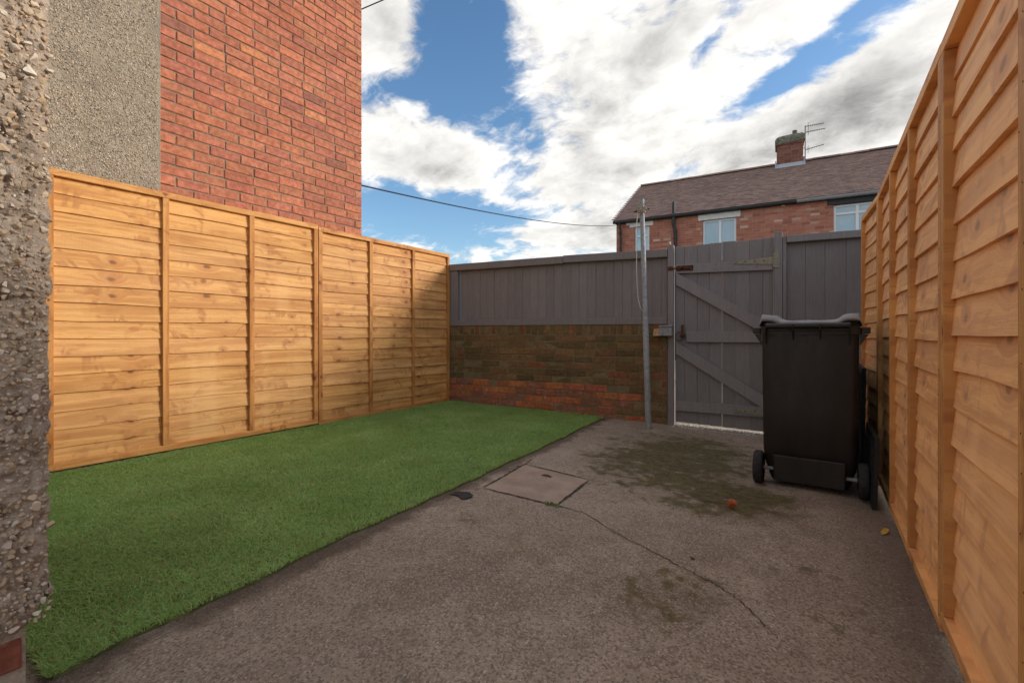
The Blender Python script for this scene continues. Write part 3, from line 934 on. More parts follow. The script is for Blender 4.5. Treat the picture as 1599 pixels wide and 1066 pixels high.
FXL = -3.935
lap_panel('tall honey orange lap panel beside the roughcast wall, nearest of the sunlit left fence', (FXL, .780, 0), R(90), 1.835, .058, 1.906, (0, .625, 1.23, 1.83), 11, tone=.66)
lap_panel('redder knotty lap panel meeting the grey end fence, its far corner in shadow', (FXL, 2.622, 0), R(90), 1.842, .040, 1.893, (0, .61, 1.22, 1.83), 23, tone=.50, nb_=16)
RXF = .340
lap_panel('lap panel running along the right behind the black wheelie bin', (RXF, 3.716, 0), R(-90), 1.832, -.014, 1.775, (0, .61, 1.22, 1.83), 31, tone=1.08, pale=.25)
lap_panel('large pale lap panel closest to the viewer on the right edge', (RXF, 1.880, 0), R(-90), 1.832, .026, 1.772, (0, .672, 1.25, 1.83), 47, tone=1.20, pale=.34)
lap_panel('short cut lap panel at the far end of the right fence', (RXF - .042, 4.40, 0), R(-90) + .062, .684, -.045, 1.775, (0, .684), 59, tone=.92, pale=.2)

# ------------------------------------------------------------------ yard end wall (brick)
WX0, WX1 = -3.93, -1.295
wl = (WX1 - WX0) / math.cos(WROT)
yw = thing('yard_wall', 'low mossy brown brick wall with red lower courses under the grey boards', 'wall', (WX0, wall_y(WX0), 0), WROT)
MB().box(-.3, .0055, -.12, wl - .008, .21, .991).build('wall', M['mortar_old'], yw)
PALO = [(.190, .120, .060), (.155, .108, .050), (.215, .132, .066), (.170, .120, .055), (.135, .095, .050), (.205, .120, .062)]
PALR = [(.42, .135, .065), (.36, .12, .068), (.32, .12, .08), (.46, .16, .07), (.28, .13, .09)]
cache2 = {}
zc = .885 - .0775
rows = 0
while zc > -.10:
    depth_row = rows
    red_row = zc < .335
    for x, wd in course(wl, .225, .108, .011, rows % 2, .06, 300 + rows, .012):
        if wd < .04: continue
        key = (round(wd, 3), red_row and x < 2.05)
        isred = red_row and x < (2.35 if rows == 9 else 2.05 + .2 * ((rows * 7) % 3 - 1))
        key = (round(wd, 3), isred)
        if key not in cache2: cache2[key] = brick_meshes(wd, .067, .09, M['brick_red'] if isred else M['brick_old'], 5 if wd > .2 else 3, .005, .004)
        pal = PALR if isred else (PALO if random.random() > .02 else [(.24, .10, .05)])
        if not isred and x > 2.1: pal = PALO + [(.21, .12, .06), (.23, .11, .055)]
        link('brick', random.choice(cache2[key]), yw, (x, random.uniform(-.004, .004), zc), None, brick_color(pal, .10))
    zc -= .0775; rows += 1
hm = brick_meshes(.066, .105, .2, M['brick_old'], 5, .008, .004)
x = 0.0
while x < wl - .05:
    if x + .066 < wl - .17 or True:
        link('brick', random.choice(hm), yw, (x, random.uniform(-.004, .004), .887 + random.uniform(-.004, .004)), None, brick_color(PALO + [(.24, .10, .05)], .15))
    x += .0765

# broken brick end and steel box at the end of the wall
brk = MB().add([(0, 0, 0), (.085, .01, 0), (.085, .09, 0), (0, .1, 0), (.012, .012, .07), (.075, .02, .082), (.07, .08, .08), (.01, .085, .06)],
               [(0, 3, 2, 1), (4, 5, 6, 7), (0, 1, 5, 4), (1, 2, 6, 5), (2, 3, 7, 6), (3, 0, 4, 7)])
brk.build('broken_brick', simple('sunlit_broken_brick', (.50, .33, .20), .9, .2, var=.4, scale=50, bmp=.8), None,  # sunlight on this brick end is put into its pale colour
          label='broken brick end coloured as sunlit, poking out at the wall top beside the steel box', cat='brick').location = (-1.415, 4.735, .872)
box = thing('metal_box', 'small grey steel box fixed on the wall end beside the gate', 'metal box', (-1.30, 4.775, .872), WROT)
MB().cbox(-.052, -.06, 0, .068, .06, .088, .004).build('casing', M['galv'], box)
MB().cbox(-.056, -.066, .089, .072, .064, .106, .003).build('top_plate', M['galv'], box)

# ------------------------------------------------------------------ grey board fence on the wall
def gboard(L, wd, th, m_=None):
    key = ('g', round(L, 3), round(wd, 3), th)
    if key not in BAT:
        mb = MB(); mb.cbox(0, 0, 0, wd, th, L, .0042); BAT[key] = mb.mesh('board', M['grey'])
    return BAT[key]
def gcol(): return (random.random(), random.uniform(.25, .75), random.random())

gf = thing('board_fence', 'long grey painted board fence standing on top of the brick wall', 'fence', (WX0, wall_y(WX0), 0), WROT)
cosw = math.cos(WROT)
def lx(X): return (X - WX0) / cosw
edges = [-3.782, -3.679, -3.592, -3.494, -3.398, -3.301, -3.213, -3.118, -3.022, -2.922, -2.828, -2.726, -2.627, -2.533, -2.438, -2.331, -2.236, -2.146, -2.047, -1.947, -1.849, -1.757, -1.66, -1.56, -1.451, -1.355, -1.30]
for a, b_ in zip(edges[:-1], edges[1:]):
    wd = (b_ - a) / cosw - .0006
    link('board', gboard(.66, wd, .018), gf, (lx(a), .035 + random.uniform(-.0025, .0025), 1.04), (0, random.uniform(-.002, .002), 0), gcol())
L = lx(-1.30) - lx(-3.905)
def grail(name, x0, x1, z0, z1, y0, y1, par, tilt=0.0):
    mb = MB(); mb.cbox(0, y0, 0, x1 - x0, y1, z1 - z0, .004)
    return link(name, mb.mesh(name, M['grey']), par, (x0, 0, z0), (0, tilt, 0), gcol())
grail('rail', lx(-3.905), lx(-2.41), 1.682, 1.765, -.028, .062, gf)
grail('rail', lx(-2.407), lx(-1.30), 1.690, 1.772, -.024, .060, gf, .012)
grail('rail', lx(-3.79), lx(-1.30), .991, 1.062, -.006, .034, gf)
grail('post', lx(-3.897), lx(-3.79), .99, 1.681, -.012, .07, gf)
grail('post', lx(-3.93), lx(-3.90), .92, 1.70, .0, .09, gf)

def gate_post(label, X0, X1, z0, z1, y0, y1):
    t_ = thing('gate_post', label, 'gate post', (X0, wall_y(X0), 0), WROT, 'grey gate posts')
    mb = MB(); mb.cbox(0, y0, z0, (X1 - X0) / cosw, y1, z1, .005)
    link('post', mb.mesh('post', M['grey']), t_, None, None, gcol())
    return t_
pa = gate_post('grey gate post on the latch side next to the brick wall', -1.295, -1.236, -.06, 1.80, -.012, .085)
MB().cbox(.010, -.014, 1.801, .030, .012, 1.835, .004).build('chipped_tip', simple('bare_chip', (.55, .47, .40), .9, .2), pa)
gate_post('grey gate post on the hinge side behind the bin', -.352, -.287, -.07, 1.845, -.010, .085)

fx0 = -.284
rp = thing('board_fence', 'grey plank fence section to the right of the gate above the bin', 'fence', (fx0, wall_y(fx0), 0), WROT)
grail('post', 0, .03, -.08, 1.80, -.004, .07, rp)
xx = .032; 
for wd in (.152, .150, .157, .150, .154, .15):
    link('board', gboard(1.86, wd, .018), rp, (xx, .035 + random.uniform(-.002, .002), -.08), None, gcol()); xx += wd + .0006
grail('rail', .03, xx, 1.735, 1.80, -.028, .034, rp)
yy = -.02
for k_ in range(5):  # unseen return boards, added to block sun through the gap at the fence end
    link('board', gboard(1.80, .142, .018), rp, (lx(.375) - lx(fx0), yy, -.08), (0, 0, R(-90) - WROT), gcol()); yy -= .143

# ------------------------------------------------------------------ gate
gx0 = -1.224
gate = thing('garden_gate', 'grey ledged and braced plank gate with rusty bolt and strap hinges', 'gate', (gx0, wall_y(gx0), 0), WROT)
def gl(X): return (X - gx0) / cosw
ge = [-1.224, -1.137, -1.018, -.908, -.792, -.670, -.555, -.444, -.356]
GT = lambda X: 1.770 + (X + 1.22) * .024
for i, (a, b_) in enumerate(zip(ge[:-1], ge[1:])):
    g_ = .0006 if i != 3 else .0035
    wd = (b_ - a) / cosw - g_
    zb = -.018 - (a + 1.22) * .04
    link('board', gboard(round(GT(a) - zb, 2), wd, .02), gate, (gl(a), .030 + random.uniform(-.003, .003), zb + .012), None, gcol())
def bar(name, p0, p1, wd, y0, y1, par, cutv=True):
    """a bar from p0 to p1 (x,z on the gate face), vertical ends"""
    ang = math.atan2(p1[1] - p0[1], p1[0] - p0[0]); h = wd / math.cos(ang) / 2
    mb = MB(); mb.prism([(p0[0], p0[1] - h), (p1[0], p1[1] - h), (p1[0], p1[1] + h), (p0[0], p0[1] + h)], y0, y1)
    o = mb.build(name, M['grey'], par); q = gcol(); o.color = (q[0], .95, q[2], 1); return o
W_ = gl(-.366)
bar('ledge', (.004, 1.552), (W_, 1.540), .092, -.002, .029, gate)
bar('ledge', (.11, .864), (W_, .864), .104, -.002, .029, gate)
bar('ledge', (.004, .164), (W_, .155), .096, -.002, .029, gate)
bar('brace', (.010, 1.452), (.79, .962), .105, .0, .0285, gate)
bar('brace', (.010, .752), (.80, .245), .105, .0, .0285, gate)
# nails in the ledges
mb = MB()
for i, (a, b_) in enumerate(zip(ge[:-1], ge[1:])):
    for z in (1.572, 1.525, .885, .842, .185, .14):
        if z < 1 and z > .5 and i == 0: continue
        mb.box(gl((a + b_) / 2) - .003, -.0035, z - .003, gl((a + b_) / 2) + .003, -.0015, z + .003)
mb.build('nails', M['rust'], gate, kind='stuff')
# tee hinges
def tee(z, x_tip, x_base, plate):
    mb = MB(); mb.prism([(x_tip, z - .012), (x_tip, z + .010), (x_base, z + .036), (x_base, z - .036)][::-1], -.009, -.003)
    h = mb.build('hinge', M['hinge'], gate)
    mb = MB(); mb.tube([(x_base + .006, -.008, z - .065), (x_base + .006, -.008, z + .065)], .007, 8)
    mb.build('pin', M['hinge'], h)
    mb = MB(); mb.cbox(x_base + .010, -.015, z - .072, x_base + .010 + plate, -.0105, z + .072, .0015)
    mb.build('plate', M['hinge'], h)
    mb = MB()
    for u in (.06, .3, .55, .8):
        x = x_tip + (x_base - x_tip) * u
        mb.tube([(x, -.012, z + .002), (x, -.008, z + .002)], .006, 8)
    mb.build('screws', M['rust'], h, kind='stuff')
tee(1.580, gl(-.690), gl(-.366), .046)
tee(.155, gl(-.690), gl(-.366), .046)
# rusty slide bolt at the top
bolt = MB().cbox(.012, -.0085, 1.530, .172, -.0025, 1.580, .001).build('bolt', M['rust'], gate)
MB().tube([(-.06, -.016, 1.556), (.15, -.016, 1.556)], .0075, 8).build('rod', M['rust'], bolt)
for x in (.03, .085, .145):
    MB().cbox(x, -.026, 1.534, x + .014, -.004, 1.578, .002).build('keep', M['rust'], bolt)
MB().tube([(.075, -.012, 1.556), (.072, -.035, 1.565)], .006, 8).build('knob', M['rust'], bolt)
MB().cbox(-.066, -.016, 1.535, -.020, -.0125, 1.578, .001).build('catch_plate', M['rust'], bolt)
# latch: rusty strap and ring
lt = MB().cbox(.058, -.004, .872, .082, .004, .985, .002).build('latch', M['rust'], gate)
MB().tube([(.070, -.004, .885), (.070, -.030, .885)], .012, 10).build('boss', M['rust'], lt)
ring = [(.045 + .040 * math.cos(R(a)), -.022 + .006 * math.sin(R(a)), .868 + .044 * math.sin(R(a))) for a in range(0, 361, 20)]
MB().tube(ring, .0042, 6, False).build('ring', M['rust'], lt)
MB().cbox(.050, -.02, .852, .098, -.004, .895, .006).build('plate', M['rust'], lt)

# ------------------------------------------------------------------ clothes post with rope
pole = thing('clothes_post', 'leaning grey steel clothes post standing in front of the brick wall', 'clothes post', (-1.385, 4.50, 0))
pz = floor_z(-1.385, 4.50)
ptop = Vector((-.078, .03, 2.215))
mb = MB(); mb.tube([Vector((0, 0, pz - .03)), Vector((0, 0, pz)).lerp(ptop, .45), Vector((0, 0, pz)).lerp(ptop, .452), ptop], [.030, .0285, .0255, .022], 14)
mb.build('pole', M['galv'], pole)
MB().tube([ptop - Vector((0, 0, .03)), ptop + Vector((0, 0, .004))], .0245, 14).build('end_cap', M['galv'], pole)
mb = MB(); q = ptop + Vector((0, 0, -.10)); mb.tube([q + Vector((-.085, -.01, -.012)), q + Vector((.075, .01, .004))], .008, 8); mb.build('cross_pin', M['rust'], pole)
rp_ = thing('clothes_line', 'frayed knotted rope wound round the top of the leaning steel post', 'rope', (-1.385 + q.x, 4.50 + q.y, q.z))
for k_ in range(7):
    pts = []
    a0 = random.uniform(0, 6.28); rx = random.uniform(.028, .05); rz = random.uniform(.012, .03); tl = random.uniform(-.5, .5)
    for a in range(0, 361, 24):
        t_ = R(a)
        pts.append((math.cos(t_ + a0) * rx, math.sin(t_ + a0) * rx * .85 - .004, math.sin(t_ * 1 + k_) * rz + tl * .05 * math.cos(t_) ))
    mb = MB(); mb.tube(pts, .0055, 6); mb.build('coil', M['rope'], rp_)
for dx_, dz_, L_ in ((-.085, -.012, .02), (.07, .010, .03), (.055, .035, .02), (-.05, .03, .03)):
    mb = MB(); mb.tube([(0, -.03, 0), (dx_ * .6, -.038, dz_ + .012), (dx_, -.035, dz_ - L_)], [.006, .005, .003], 6); mb.build('strand', M['rope'], rp_)
# thin white cord hanging in a long loop on the left of the post
c0 = Vector((-1.385 - .10, 4.455, 2.06))
pts = [(0, .02, 0), (-.012, 0, -.15), (-.004, 0, -.34), (-.006, 0, -.5), (.0, 0, -.68), (.012, 0, -.83), (.032, 0, -.91), (.055, 0, -.95), (.075, .0, -.94), (.080, .004, -.86)]
MB().tube(pts, .0035, 6).build('hanging_cord', M['cord'], None, label='thin white cord hanging in a long loop from the steel post', cat='cord').location = c0

# ------------------------------------------------------------------ wheelie bin
BX, BY = -.055, 3.24
bz = floor_z(BX, BY + .1)
bin_ = thing('wheelie_bin', 'tall black wheelie bin seen from behind with grey lid and two wheels', 'wheelie bin', (BX, BY, bz), R(-1.0))
def rrect(x0, x1, y0, y1, z, r, n_=5, z_tilt=0.0):
    pts = []
    for cx_, cy_, a0 in ((x1 - r, y0 + r, -90), (x1 - r, y1 - r, 0), (x0 + r, y1 - r, 90), (x0 + r, y0 + r, 180)):
        for k_ in range(n_):
            a = R(a0 + 90 * k_ / (n_ - 1))
            y = cy_ + r * math.sin(a)
            pts.append((cx_ + r * math.cos(a), y, z + z_tilt * (y - y0)))
    return pts
mb = MB()
secs = [(.022, .06, .06, .46, .03), (.035, .045, .045, .475, .035), (.14, .012, .035, .485, .04), (.20, .008, .012, .49, .04), (.235, .006, .0, .495, .04), (.5, .004, .0, .515, .035), (.93, .0, .0, .54, .03), (.945, .0, .0, .54, .03)]
HW = .243
mb.loft([rrect(-HW + dx_, HW - dx_, y0, y1, z, r) for z, dx_, y0, y1, r in secs], True, False)
body = mb.build('body', M['bin'], bin_)
# lower skirt in the middle of the back, between the wheels
mb = MB(); mb.loft([rrect(-.180, .180, .0035, .05, .040, .010), rrect(-.183, .183, .0030, .05, .187, .010), rrect(-.180, .180, .008, .05, .192, .010)], True, True, False); mb.build('skirt', M['bin'], bin_)
# rim: comb flange and side grips
mb = MB()
for z0, z1, o in ((.925, .958, .012), (.958, .972, .004)):
    mb.loft([rrect(-HW - o, HW + o, -.012, .555, z0, .03), rrect(-HW - o, HW + o, -.012, .555, z1, .03)], True, True)
mb.build('rim', M['bin'], bin_)
for s_ in (-1, 1):
    mb = MB(); mb.cbox(min(s_ * .252, s_ * .292), .0, .930, max(s_ * .252, s_ * .292), .12, .966, .004)
    g_ = mb.build('side_lug', M['bin'], bin_)
    mb = MB(); mb.prism([(s_ * .244, .86), (s_ * .286, .928), (s_ * .244, .928)][::s_], .015, .022); mb.build('gusset', M['bin'], g_)
# handle bar with ribs below
hd = MB().tube([(-.215, -.034, .976), (.20, -.034, .976)], .0165, 14).build('handle', M['bin'], bin_)
for x in (-.218, -.075, .060, .198):
    mb = MB(); mb.add([(x - .004, -.056, .985), (x + .004, -.056, .985), (x - .004, -.002, .99), (x + .004, -.002, .99), (x - .004, -.05, .955), (x + .004, -.05, .955), (x - .003, -.001, .865 if abs(x) > .1 else .895), (x + .003, -.001, .865 if abs(x) > .1 else .895)],
                      [(0, 2, 3, 1), (0, 1, 5, 4), (4, 5, 7, 6), (2, 6, 7, 3), (0, 4, 6, 2), (1, 3, 7, 5)])
    mb.build('bracket', M['bin'], hd)
MB().cbox(-.21, -.03, .948, .195, -.010, .960, .003).build('bar_flange', M['bin'], hd)
# lid: shallow domed cover, raised humps at both ends
def lid_mesh():
    NX, NY = 44, 22
    V = []; F = []
    for j in range(NY + 1):
        v = j / NY; y = .012 + v * .57
        for i in range(NX + 1):
            u = i / NX; x = -.256 + u * .512
            ax = abs(u - .5) * 2
            hump = .034 * (1 / (1 + math.exp(-(ax - .62) / .035))) * (.75 + .25 * math.exp(-(v / .55) ** 2))
            mid = .020 + .010 * math.sin(v * math.pi) - .008 * (1 - ax ** 2)
            edge = min(1, (1 - ax) / .025) * min(1, v / .03 + .35) * min(1, (1 - v) / .06)
            z = .992 + (mid + hump) * max(0, edge) ** .5 + .0015 * math.sin(u * 23 + v * 9)
            V.append((x, y, z))
    n_ = NX + 1
    for j in range(NY):
        for i in range(NX):
            a = j * n_ + i; F.append((a, a + 1, a + 1 + n_, a + n_))
    o = len(V)
    V += [(x, y, z - .020 if True else z) for x, y, z in V]
    for j in range(NY):
        for i in range(NX):
            a = o + j * n_ + i; F.append((a, a + n_, a + 1 + n_, a + 1))
    ring_ = [i for i in range(n_)] + [j * n_ + NX for j in range(1, NY + 1)] + [NY * n_ + i for i in range(NX - 1, -1, -1)] + [j * n_ for j in range(NY - 1, 0, -1)]
    for a, b_ in zip(ring_, ring_[1:] + ring_[:1]):
        F.append((a, a + o, b_ + o, b_))
    mb = MB(); mb.add(V, F, True); return mb.mesh('lid', M['lid'])
link('lid', lid_mesh(), bin_)
# wheels and axle
MB().tube([(-.30, .035, .100), (.30, .035, .100)], .011, 10).build('axle', M['galv'], bin_)
for s_ in (-1, 1):
    xw = s_ * .262
    prof = [(-.024, .070), (-.026, .088), (-.020, .098), (-.008, .101), (.008, .101), (.020, .098), (.026, .088), (.024, .070)]
    mb = MB(); NA = 28
    secs_ = [[(xw + px2, .035 + pr * math.cos(2 * math.pi * k_ / NA), .100 + pr * math.sin(2 * math.pi * k_ / NA)) for k_ in range(NA)] for px2, pr in prof]
    mb.loft(secs_, False, False); wheel = mb.build('wheel', M['rubber'], bin_)
    mb = MB()
    mb.loft([[(xw + px2, .035 + pr * math.cos(2 * math.pi * k_ / NA), .100 + pr * math.sin(2 * math.pi * k_ / NA)) for k_ in range(NA)] for px2, pr in ((-.020, .071), (-.010, .060), (.010, .060), (.020, .071))], True, True)
    mb.tube([(xw - .03, .035, .100), (xw + .03, .035, .100)], .022, 12)
    mb.build('hub', M['bin'], wheel)

# black boards stored between the bin and the fence
def dark_board(label, x0, y0, y1, z1, lean):
    t_ = thing('board', label, 'board', (x0, y0, floor_z(x0, y0)), 0, 'black boards leaning by the right fence')
    V = [(0, 0, 0), (.022, 0, 0), (.022, y1 - y0, 0), (0, y1 - y0, 0), (lean, 0, z1), (lean + .022, 0, z1), (lean + .022, y1 - y0, z1), (lean, y1 - y0, z1)]
    mb = MB(); mb.add(V, [(0, 3, 2, 1), (4, 5, 6, 7), (0, 1, 5, 4), (1, 2, 6, 5), (2, 3, 7, 6), (3, 0, 4, 7)])
    mb.build('sheet', M['blackboard'], t_)
    mb = MB()
    for k_ in range(6):
        y = (y1 - y0) * (k_ + .5) / 6
        a = Vector((-.004, y - .015, .03)); b2 = Vector((lean - .004, y - .015, z1 - .03))
        mb.add([a, a + Vector((0, .03, 0)), a + Vector((.005, .03, 0)), a + Vector((.005, 0, 0)), b2, b2 + Vector((0, .03, 0)), b2 + Vector((.005, .03, 0)), b2 + Vector((.005, 0, 0))],
               [(0, 1, 2, 3), (4, 7, 6, 5), (0, 4, 5, 1), (1, 5, 6, 2), (2, 6, 7, 3), (3, 7, 4, 0)])
    mb.build('ribs', M['blackboard'], t_, kind='stuff')
dark_board('low black ribbed board standing on edge right of the bin', .232, 3.10, 3.66, .375, .012)
dark_board('taller black board standing behind the low one near the fence end', .215, 3.69, 4.30, .725, .012)

# ------------------------------------------------------------------ manhole cover
cov = thing('manhole_cover', 'square concrete inspection cover set in the yard floor beside the turf', 'manhole cover', (0, 0, 0))
cq = [(-1.607, 2.143), (-1.141, 2.137), (-1.185, 2.634), (-1.668, 2.681)]
cc = (sum(q[0] for q in cq) / 4, sum(q[1] for q in cq) / 4)
def slab():
    V = []; F = []
    hole = (-1.424, 2.545); NA = 24
    outer = []
    for e in range(4):
        a, b_ = cq[e], cq[(e + 1) % 4]
        for k_ in range(6):
            u = k_ / 6; outer.append((a[0] * (1 - u) + b_[0] * u, a[1] * (1 - u) + b_[1] * u))
    # align the ring to the outline
    ang0 = [math.atan2(q[1] - hole[1], q[0] - hole[0]) for q in outer]
    inn = [(hole[0] + .040 * math.cos(a), hole[1] + .040 * math.sin(a)) for a in ang0]
    rings = [[(*q, -.03) for q in outer], [(*q, .0015) for q in outer]]
    rings.append([(q[0] + (cc[0] - q[0]) * .02, q[1] + (cc[1] - q[1]) * .02, .003) for q in outer])
    rings.append([(*q, .003) for q in inn])
    rings.append([(hole[0] + (q[0] - hole[0]) * .95, hole[1] + (q[1] - hole[1]) * .95, .000) for q in inn])
    rings.append([(hole[0] + (q[0] - hole[0]) * .85, hole[1] + (q[1] - hole[1]) * .85, -.012) for q in inn])
    rr_ = [[(x, y, z + floor_z(x, y)) for x, y, z in r_] for r_ in rings]
    mb = MB(); mb.loft(rr_, False, True, False)
    return mb
slab().build('slab', M['cover'], cov)
hx, hy = -1.424, 2.545; hz = floor_z(hx, hy)
MB().tube([(hx - .03, hy, hz - .001), (hx - .01, hy, hz + .006), (hx + .01, hy, hz + .006), (hx + .03, hy, hz - .001)], .006, 8).build('lifting_ring', M['rust'], cov)
MB().tube([(hx, hy, hz - .010), (hx, hy, hz - .0035)], .034, 16).build('pit_dirt', M['crack'], cov)
for a, b_ in ((0, 1), (1, 2), (2, 3), (3, 0)):
    A = Vector(cq[a]); B = Vector(cq[b_])
    out_n = (A + B) / 2 - Vector(cc); out_n.normalize()
    ribbon('joint', [tuple(A + out_n * .007), tuple((A + B) / 2 + out_n * .008), tuple(B + out_n * .007)], .016, M['crack'], cov, .004, 12, .003)

# ------------------------------------------------------------------ artificial turf
turf_poly = [(-3.86, .333), (-1.824, .333), (-1.599, .331), (-1.621, .538), (-1.647, .84), (-1.674, 1.131), (-1.705, 1.492), (-1.72, 1.895), (-1.763, 2.372), (-1.817, 3.209), (-1.925, 4.387), (-1.93, 4.70), (-3.86, 4.47)]
tf = thing('artificial_turf', 'strip of green artificial turf laid along the left fence', 'turf', (0, 0, 0))
def right_edge(y):
    ys = [.331, .538, .84, 1.131, 1.492, 1.895, 2.372, 3.209, 4.387, 4.8]; xs = [-1.599, -1.621, -1.647, -1.674, -1.705, -1.72, -1.763, -1.817, -1.925, -1.96]
    return np.interp(y, ys, xs) + .006 * np.sin(np.asarray(y) * 9.0) + .004 * np.sin(np.asarray(y) * 23.0)
mb = MB(); V = []; F = []
NYT, NXT = 90, 50
tz = lambda x, y: gz(x, y) + (fbm(np.array([[x, y, 0.0]]) * 2.2, 4, 3)[0] - .5) * .016
for j in range(NYT + 1):
    y = .333 + (4.45 - .333) * j / NYT
    xe = float(right_edge(y)); ylim = y
    for i in range(NXT + 1):
        x = -3.89 + (xe + 3.89) * i / NXT
        yy = min(y, wall_y(x) - .012) if y > 4 else y
        if y > 4: yy = y + (x + 3.89) * .13 * (y - 4) / .45
        V.append((x, yy, float(tz(x, yy)) + .009))
n_ = NXT + 1
for j in range(NYT):
    for i in range(NXT):
        a = j * n_ + i; F.append((a, a + 1, a + 1 + n_, a + n_))
o = len(V)
rim = list(range(n_)) + [j * n_ + NXT for j in range(1, NYT + 1)]
V += [(V[i][0] + (.002 if k_ >= n_ - 1 else 0), V[i][1], V[i][2] - .014) for k_, i in enumerate(rim)]
for k_ in range(len(rim) - 1):
    F.append((rim[k_], o + k_, o + k_ + 1, rim[k_ + 1]))
mb.add(V, F)
mb.build('backing', M['backing'], tf)

def blades():
    n0 = 330000
    y = .325 + 4.4 * rng.random(n0) ** 1.35
    x = rng.uniform(-3.9, -1.58, n0)
    ok = (x < right_edge(y) + .004) & (y < wall_y(x) - .008)
    x, y = x[ok], y[ok]
    n = len(x)
    z = gz(x, y) + (fbm(np.stack([x, y, 0 * x], 1) * 2.2, 4, 3) - .5) * .016 + .008
    dist = np.hypot(x, y)
    h = rng.uniform(.010, .021, n)
    # brushed nap: areas that lean together
    fa = fbm(np.stack([x * 1.1, y * 1.1, 0 * x], 1), 2, 31) * 7 + rng.normal(0, 2.2, n)
    lean = rng.uniform(.5, 1.9, n) * h * (0.8 + .7 * vnoise(np.stack([x * 3, y * 3, 0 * x], 1), 33))
    wd = rng.uniform(.0009, .0016, n) * (1 + .38 * np.clip(dist - 1.2, 0, 4))
    ta = rng.uniform(0, 6.283, n)
    ux, uy = np.cos(ta) * wd, np.sin(ta) * wd
    lx_, ly_ = np.cos(fa) * lean, np.sin(fa) * lean
    V = np.empty((n, 5, 3))
    V[:, 0] = np.stack([x - ux, y - uy, z], 1); V[:, 1] = np.stack([x + ux, y + uy, z], 1)
    V[:, 2] = np.stack([x + ux * .8 + lx_ * .35, y + uy * .8 + ly_ * .35, z + h * .62], 1)
    V[:, 3] = np.stack([x - ux * .8 + lx_ * .35, y - uy * .8 + ly_ * .35, z + h * .62], 1)
    V[:, 4] = np.stack([x + lx_, y + ly_, z + h * rng.uniform(.8, 1.0, n)], 1)
    b0 = np.arange(n) * 5
    F = np.stack([np.stack([b0, b0 + 1, b0 + 2], 1), np.stack([b0, b0 + 2, b0 + 3], 1), np.stack([b0 + 3, b0 + 2, b0 + 4], 1)], 1).reshape(-1, 3)
    me = fast_mesh('grass', V.reshape(-1, 3), F, M['turf'])
    clump = fbm(np.stack([x * 5, y * 5, 0 * x], 1), 3, 35)
    tint = np.clip(rng.beta(2.2, 2.0, n) * .75 + .15 + (clump - .5) * .7, .16, 1)
    tint[rng.random(n) < .13] = rng.uniform(0, .1)
    at = me.attributes.new('tint', 'FLOAT', 'POINT')
    at.data.foreach_set('value', np.repeat(tint, 5).astype(np.float32))
    return me
link('grass', blades(), tf, kind='stuff')

n = 90
fx_ = rng.uniform(-3.7, -1.75, n); fy_ = .4 + 3.8 * rng.random(n) ** 1.3
link('flecks', stones('flecks', np.stack([fx_, fy_, gz(fx_, fy_) + .024], 1), rng.uniform(.003, .008, n), island_material('dry_fleck', [(.22, .12, .06), (.34, .22, .12), (.16, .10, .05)], .9, .1, bmp=0), (1, .5, .25)), tf, kind='stuff')

# ------------------------------------------------------------------ small things on the floor
def lump(name, label, cat, loc, size, m_, seed, flat=.6):
    r_ = np.random.default_rng(seed); q = I1V.copy()
    for _ in range(7):
        nn = r_.normal(size=3); nn /= np.linalg.norm(nn); dd = r_.uniform(.4, .7)
        q = q - np.clip(q @ nn - dd, 0, None)[:, None] * nn
    q *= np.array([1, .75, flat]) * size
    q[:, 2] -= q[:, 2].min()
    mb = MB(); mb.add(q, I1F)
    o = mb.build(name, m_, None, label=label, cat=cat)
    o.location = (loc[0], loc[1], floor_z(*loc) - .001)
    return o
lump('brick_fragment', 'orange chip of broken brick lying on the moss in front of the bin', 'brick fragment', (-.378, 2.645), .036, M['fragment'], 5, .8)
lump('stone', 'small dark stone lying on the mossy floor near the cracks', 'stone', (-.42, 1.93), .012, M['grit'], 8)

leafm = MB().add([(0, 0, 0), (.03, .012, .006), (.07, .008, .014), (.095, 0, .006), (.07, -.010, .010), (.03, -.012, .004)], [(0, 1, 5), (1, 2, 4, 5), (2, 3, 4)])
lf = leafm.build('leaf', M['leafy'], None, label='yellow fallen leaf at the foot of the right fence', cat='leaf')
lf.location = (.235, 2.69, floor_z(.235, 2.69) + .003); lf.rotation_euler = (0, 0, 1.2)
mb = MB(); mb.add([(0, 0, 0), (.06, .01, .004), (.12, -.02, .002), (.14, .05, .006), (.08, .09, .003), (.015, .06, .005), (.07, .045, .012)], [(0, 1, 6), (1, 2, 6), (2, 3, 6), (3, 4, 6), (4, 5, 6), (5, 0, 6)])
sc_ = mb.build('scrap', M['blackboard'], None, label='black torn scrap lying at the turf edge by the manhole cover', cat='scrap')
sc_.location = (-1.70, 1.93, floor_z(-1.62, 1.96) + .004)
wd_ = thing('weed', 'tiny green weed sprouting at the corner of the manhole cover', 'weed', (-1.15, 2.125, floor_z(-1.15, 2.125)))
mb = MB()
for k_ in range(26):
    a = random.uniform(0, 6.28); r_ = random.uniform(.005, .045); h = random.uniform(.004, .018); bx, by = random.uniform(-.045, .03), random.uniform(-.012, .012)
    mb.add([(bx, by, 0), (bx + math.cos(a + .5) * r_ * .5, by + math.sin(a + .5) * r_ * .3, h), (bx + math.cos(a) * r_, by + math.sin(a) * r_ * .5, h * .7), (bx + math.cos(a - .5) * r_ * .5, by + math.sin(a - .5) * r_ * .3, h)], [(0, 1, 2, 3)])
mb.build('leaves', M['weed'], wd_, kind='stuff')
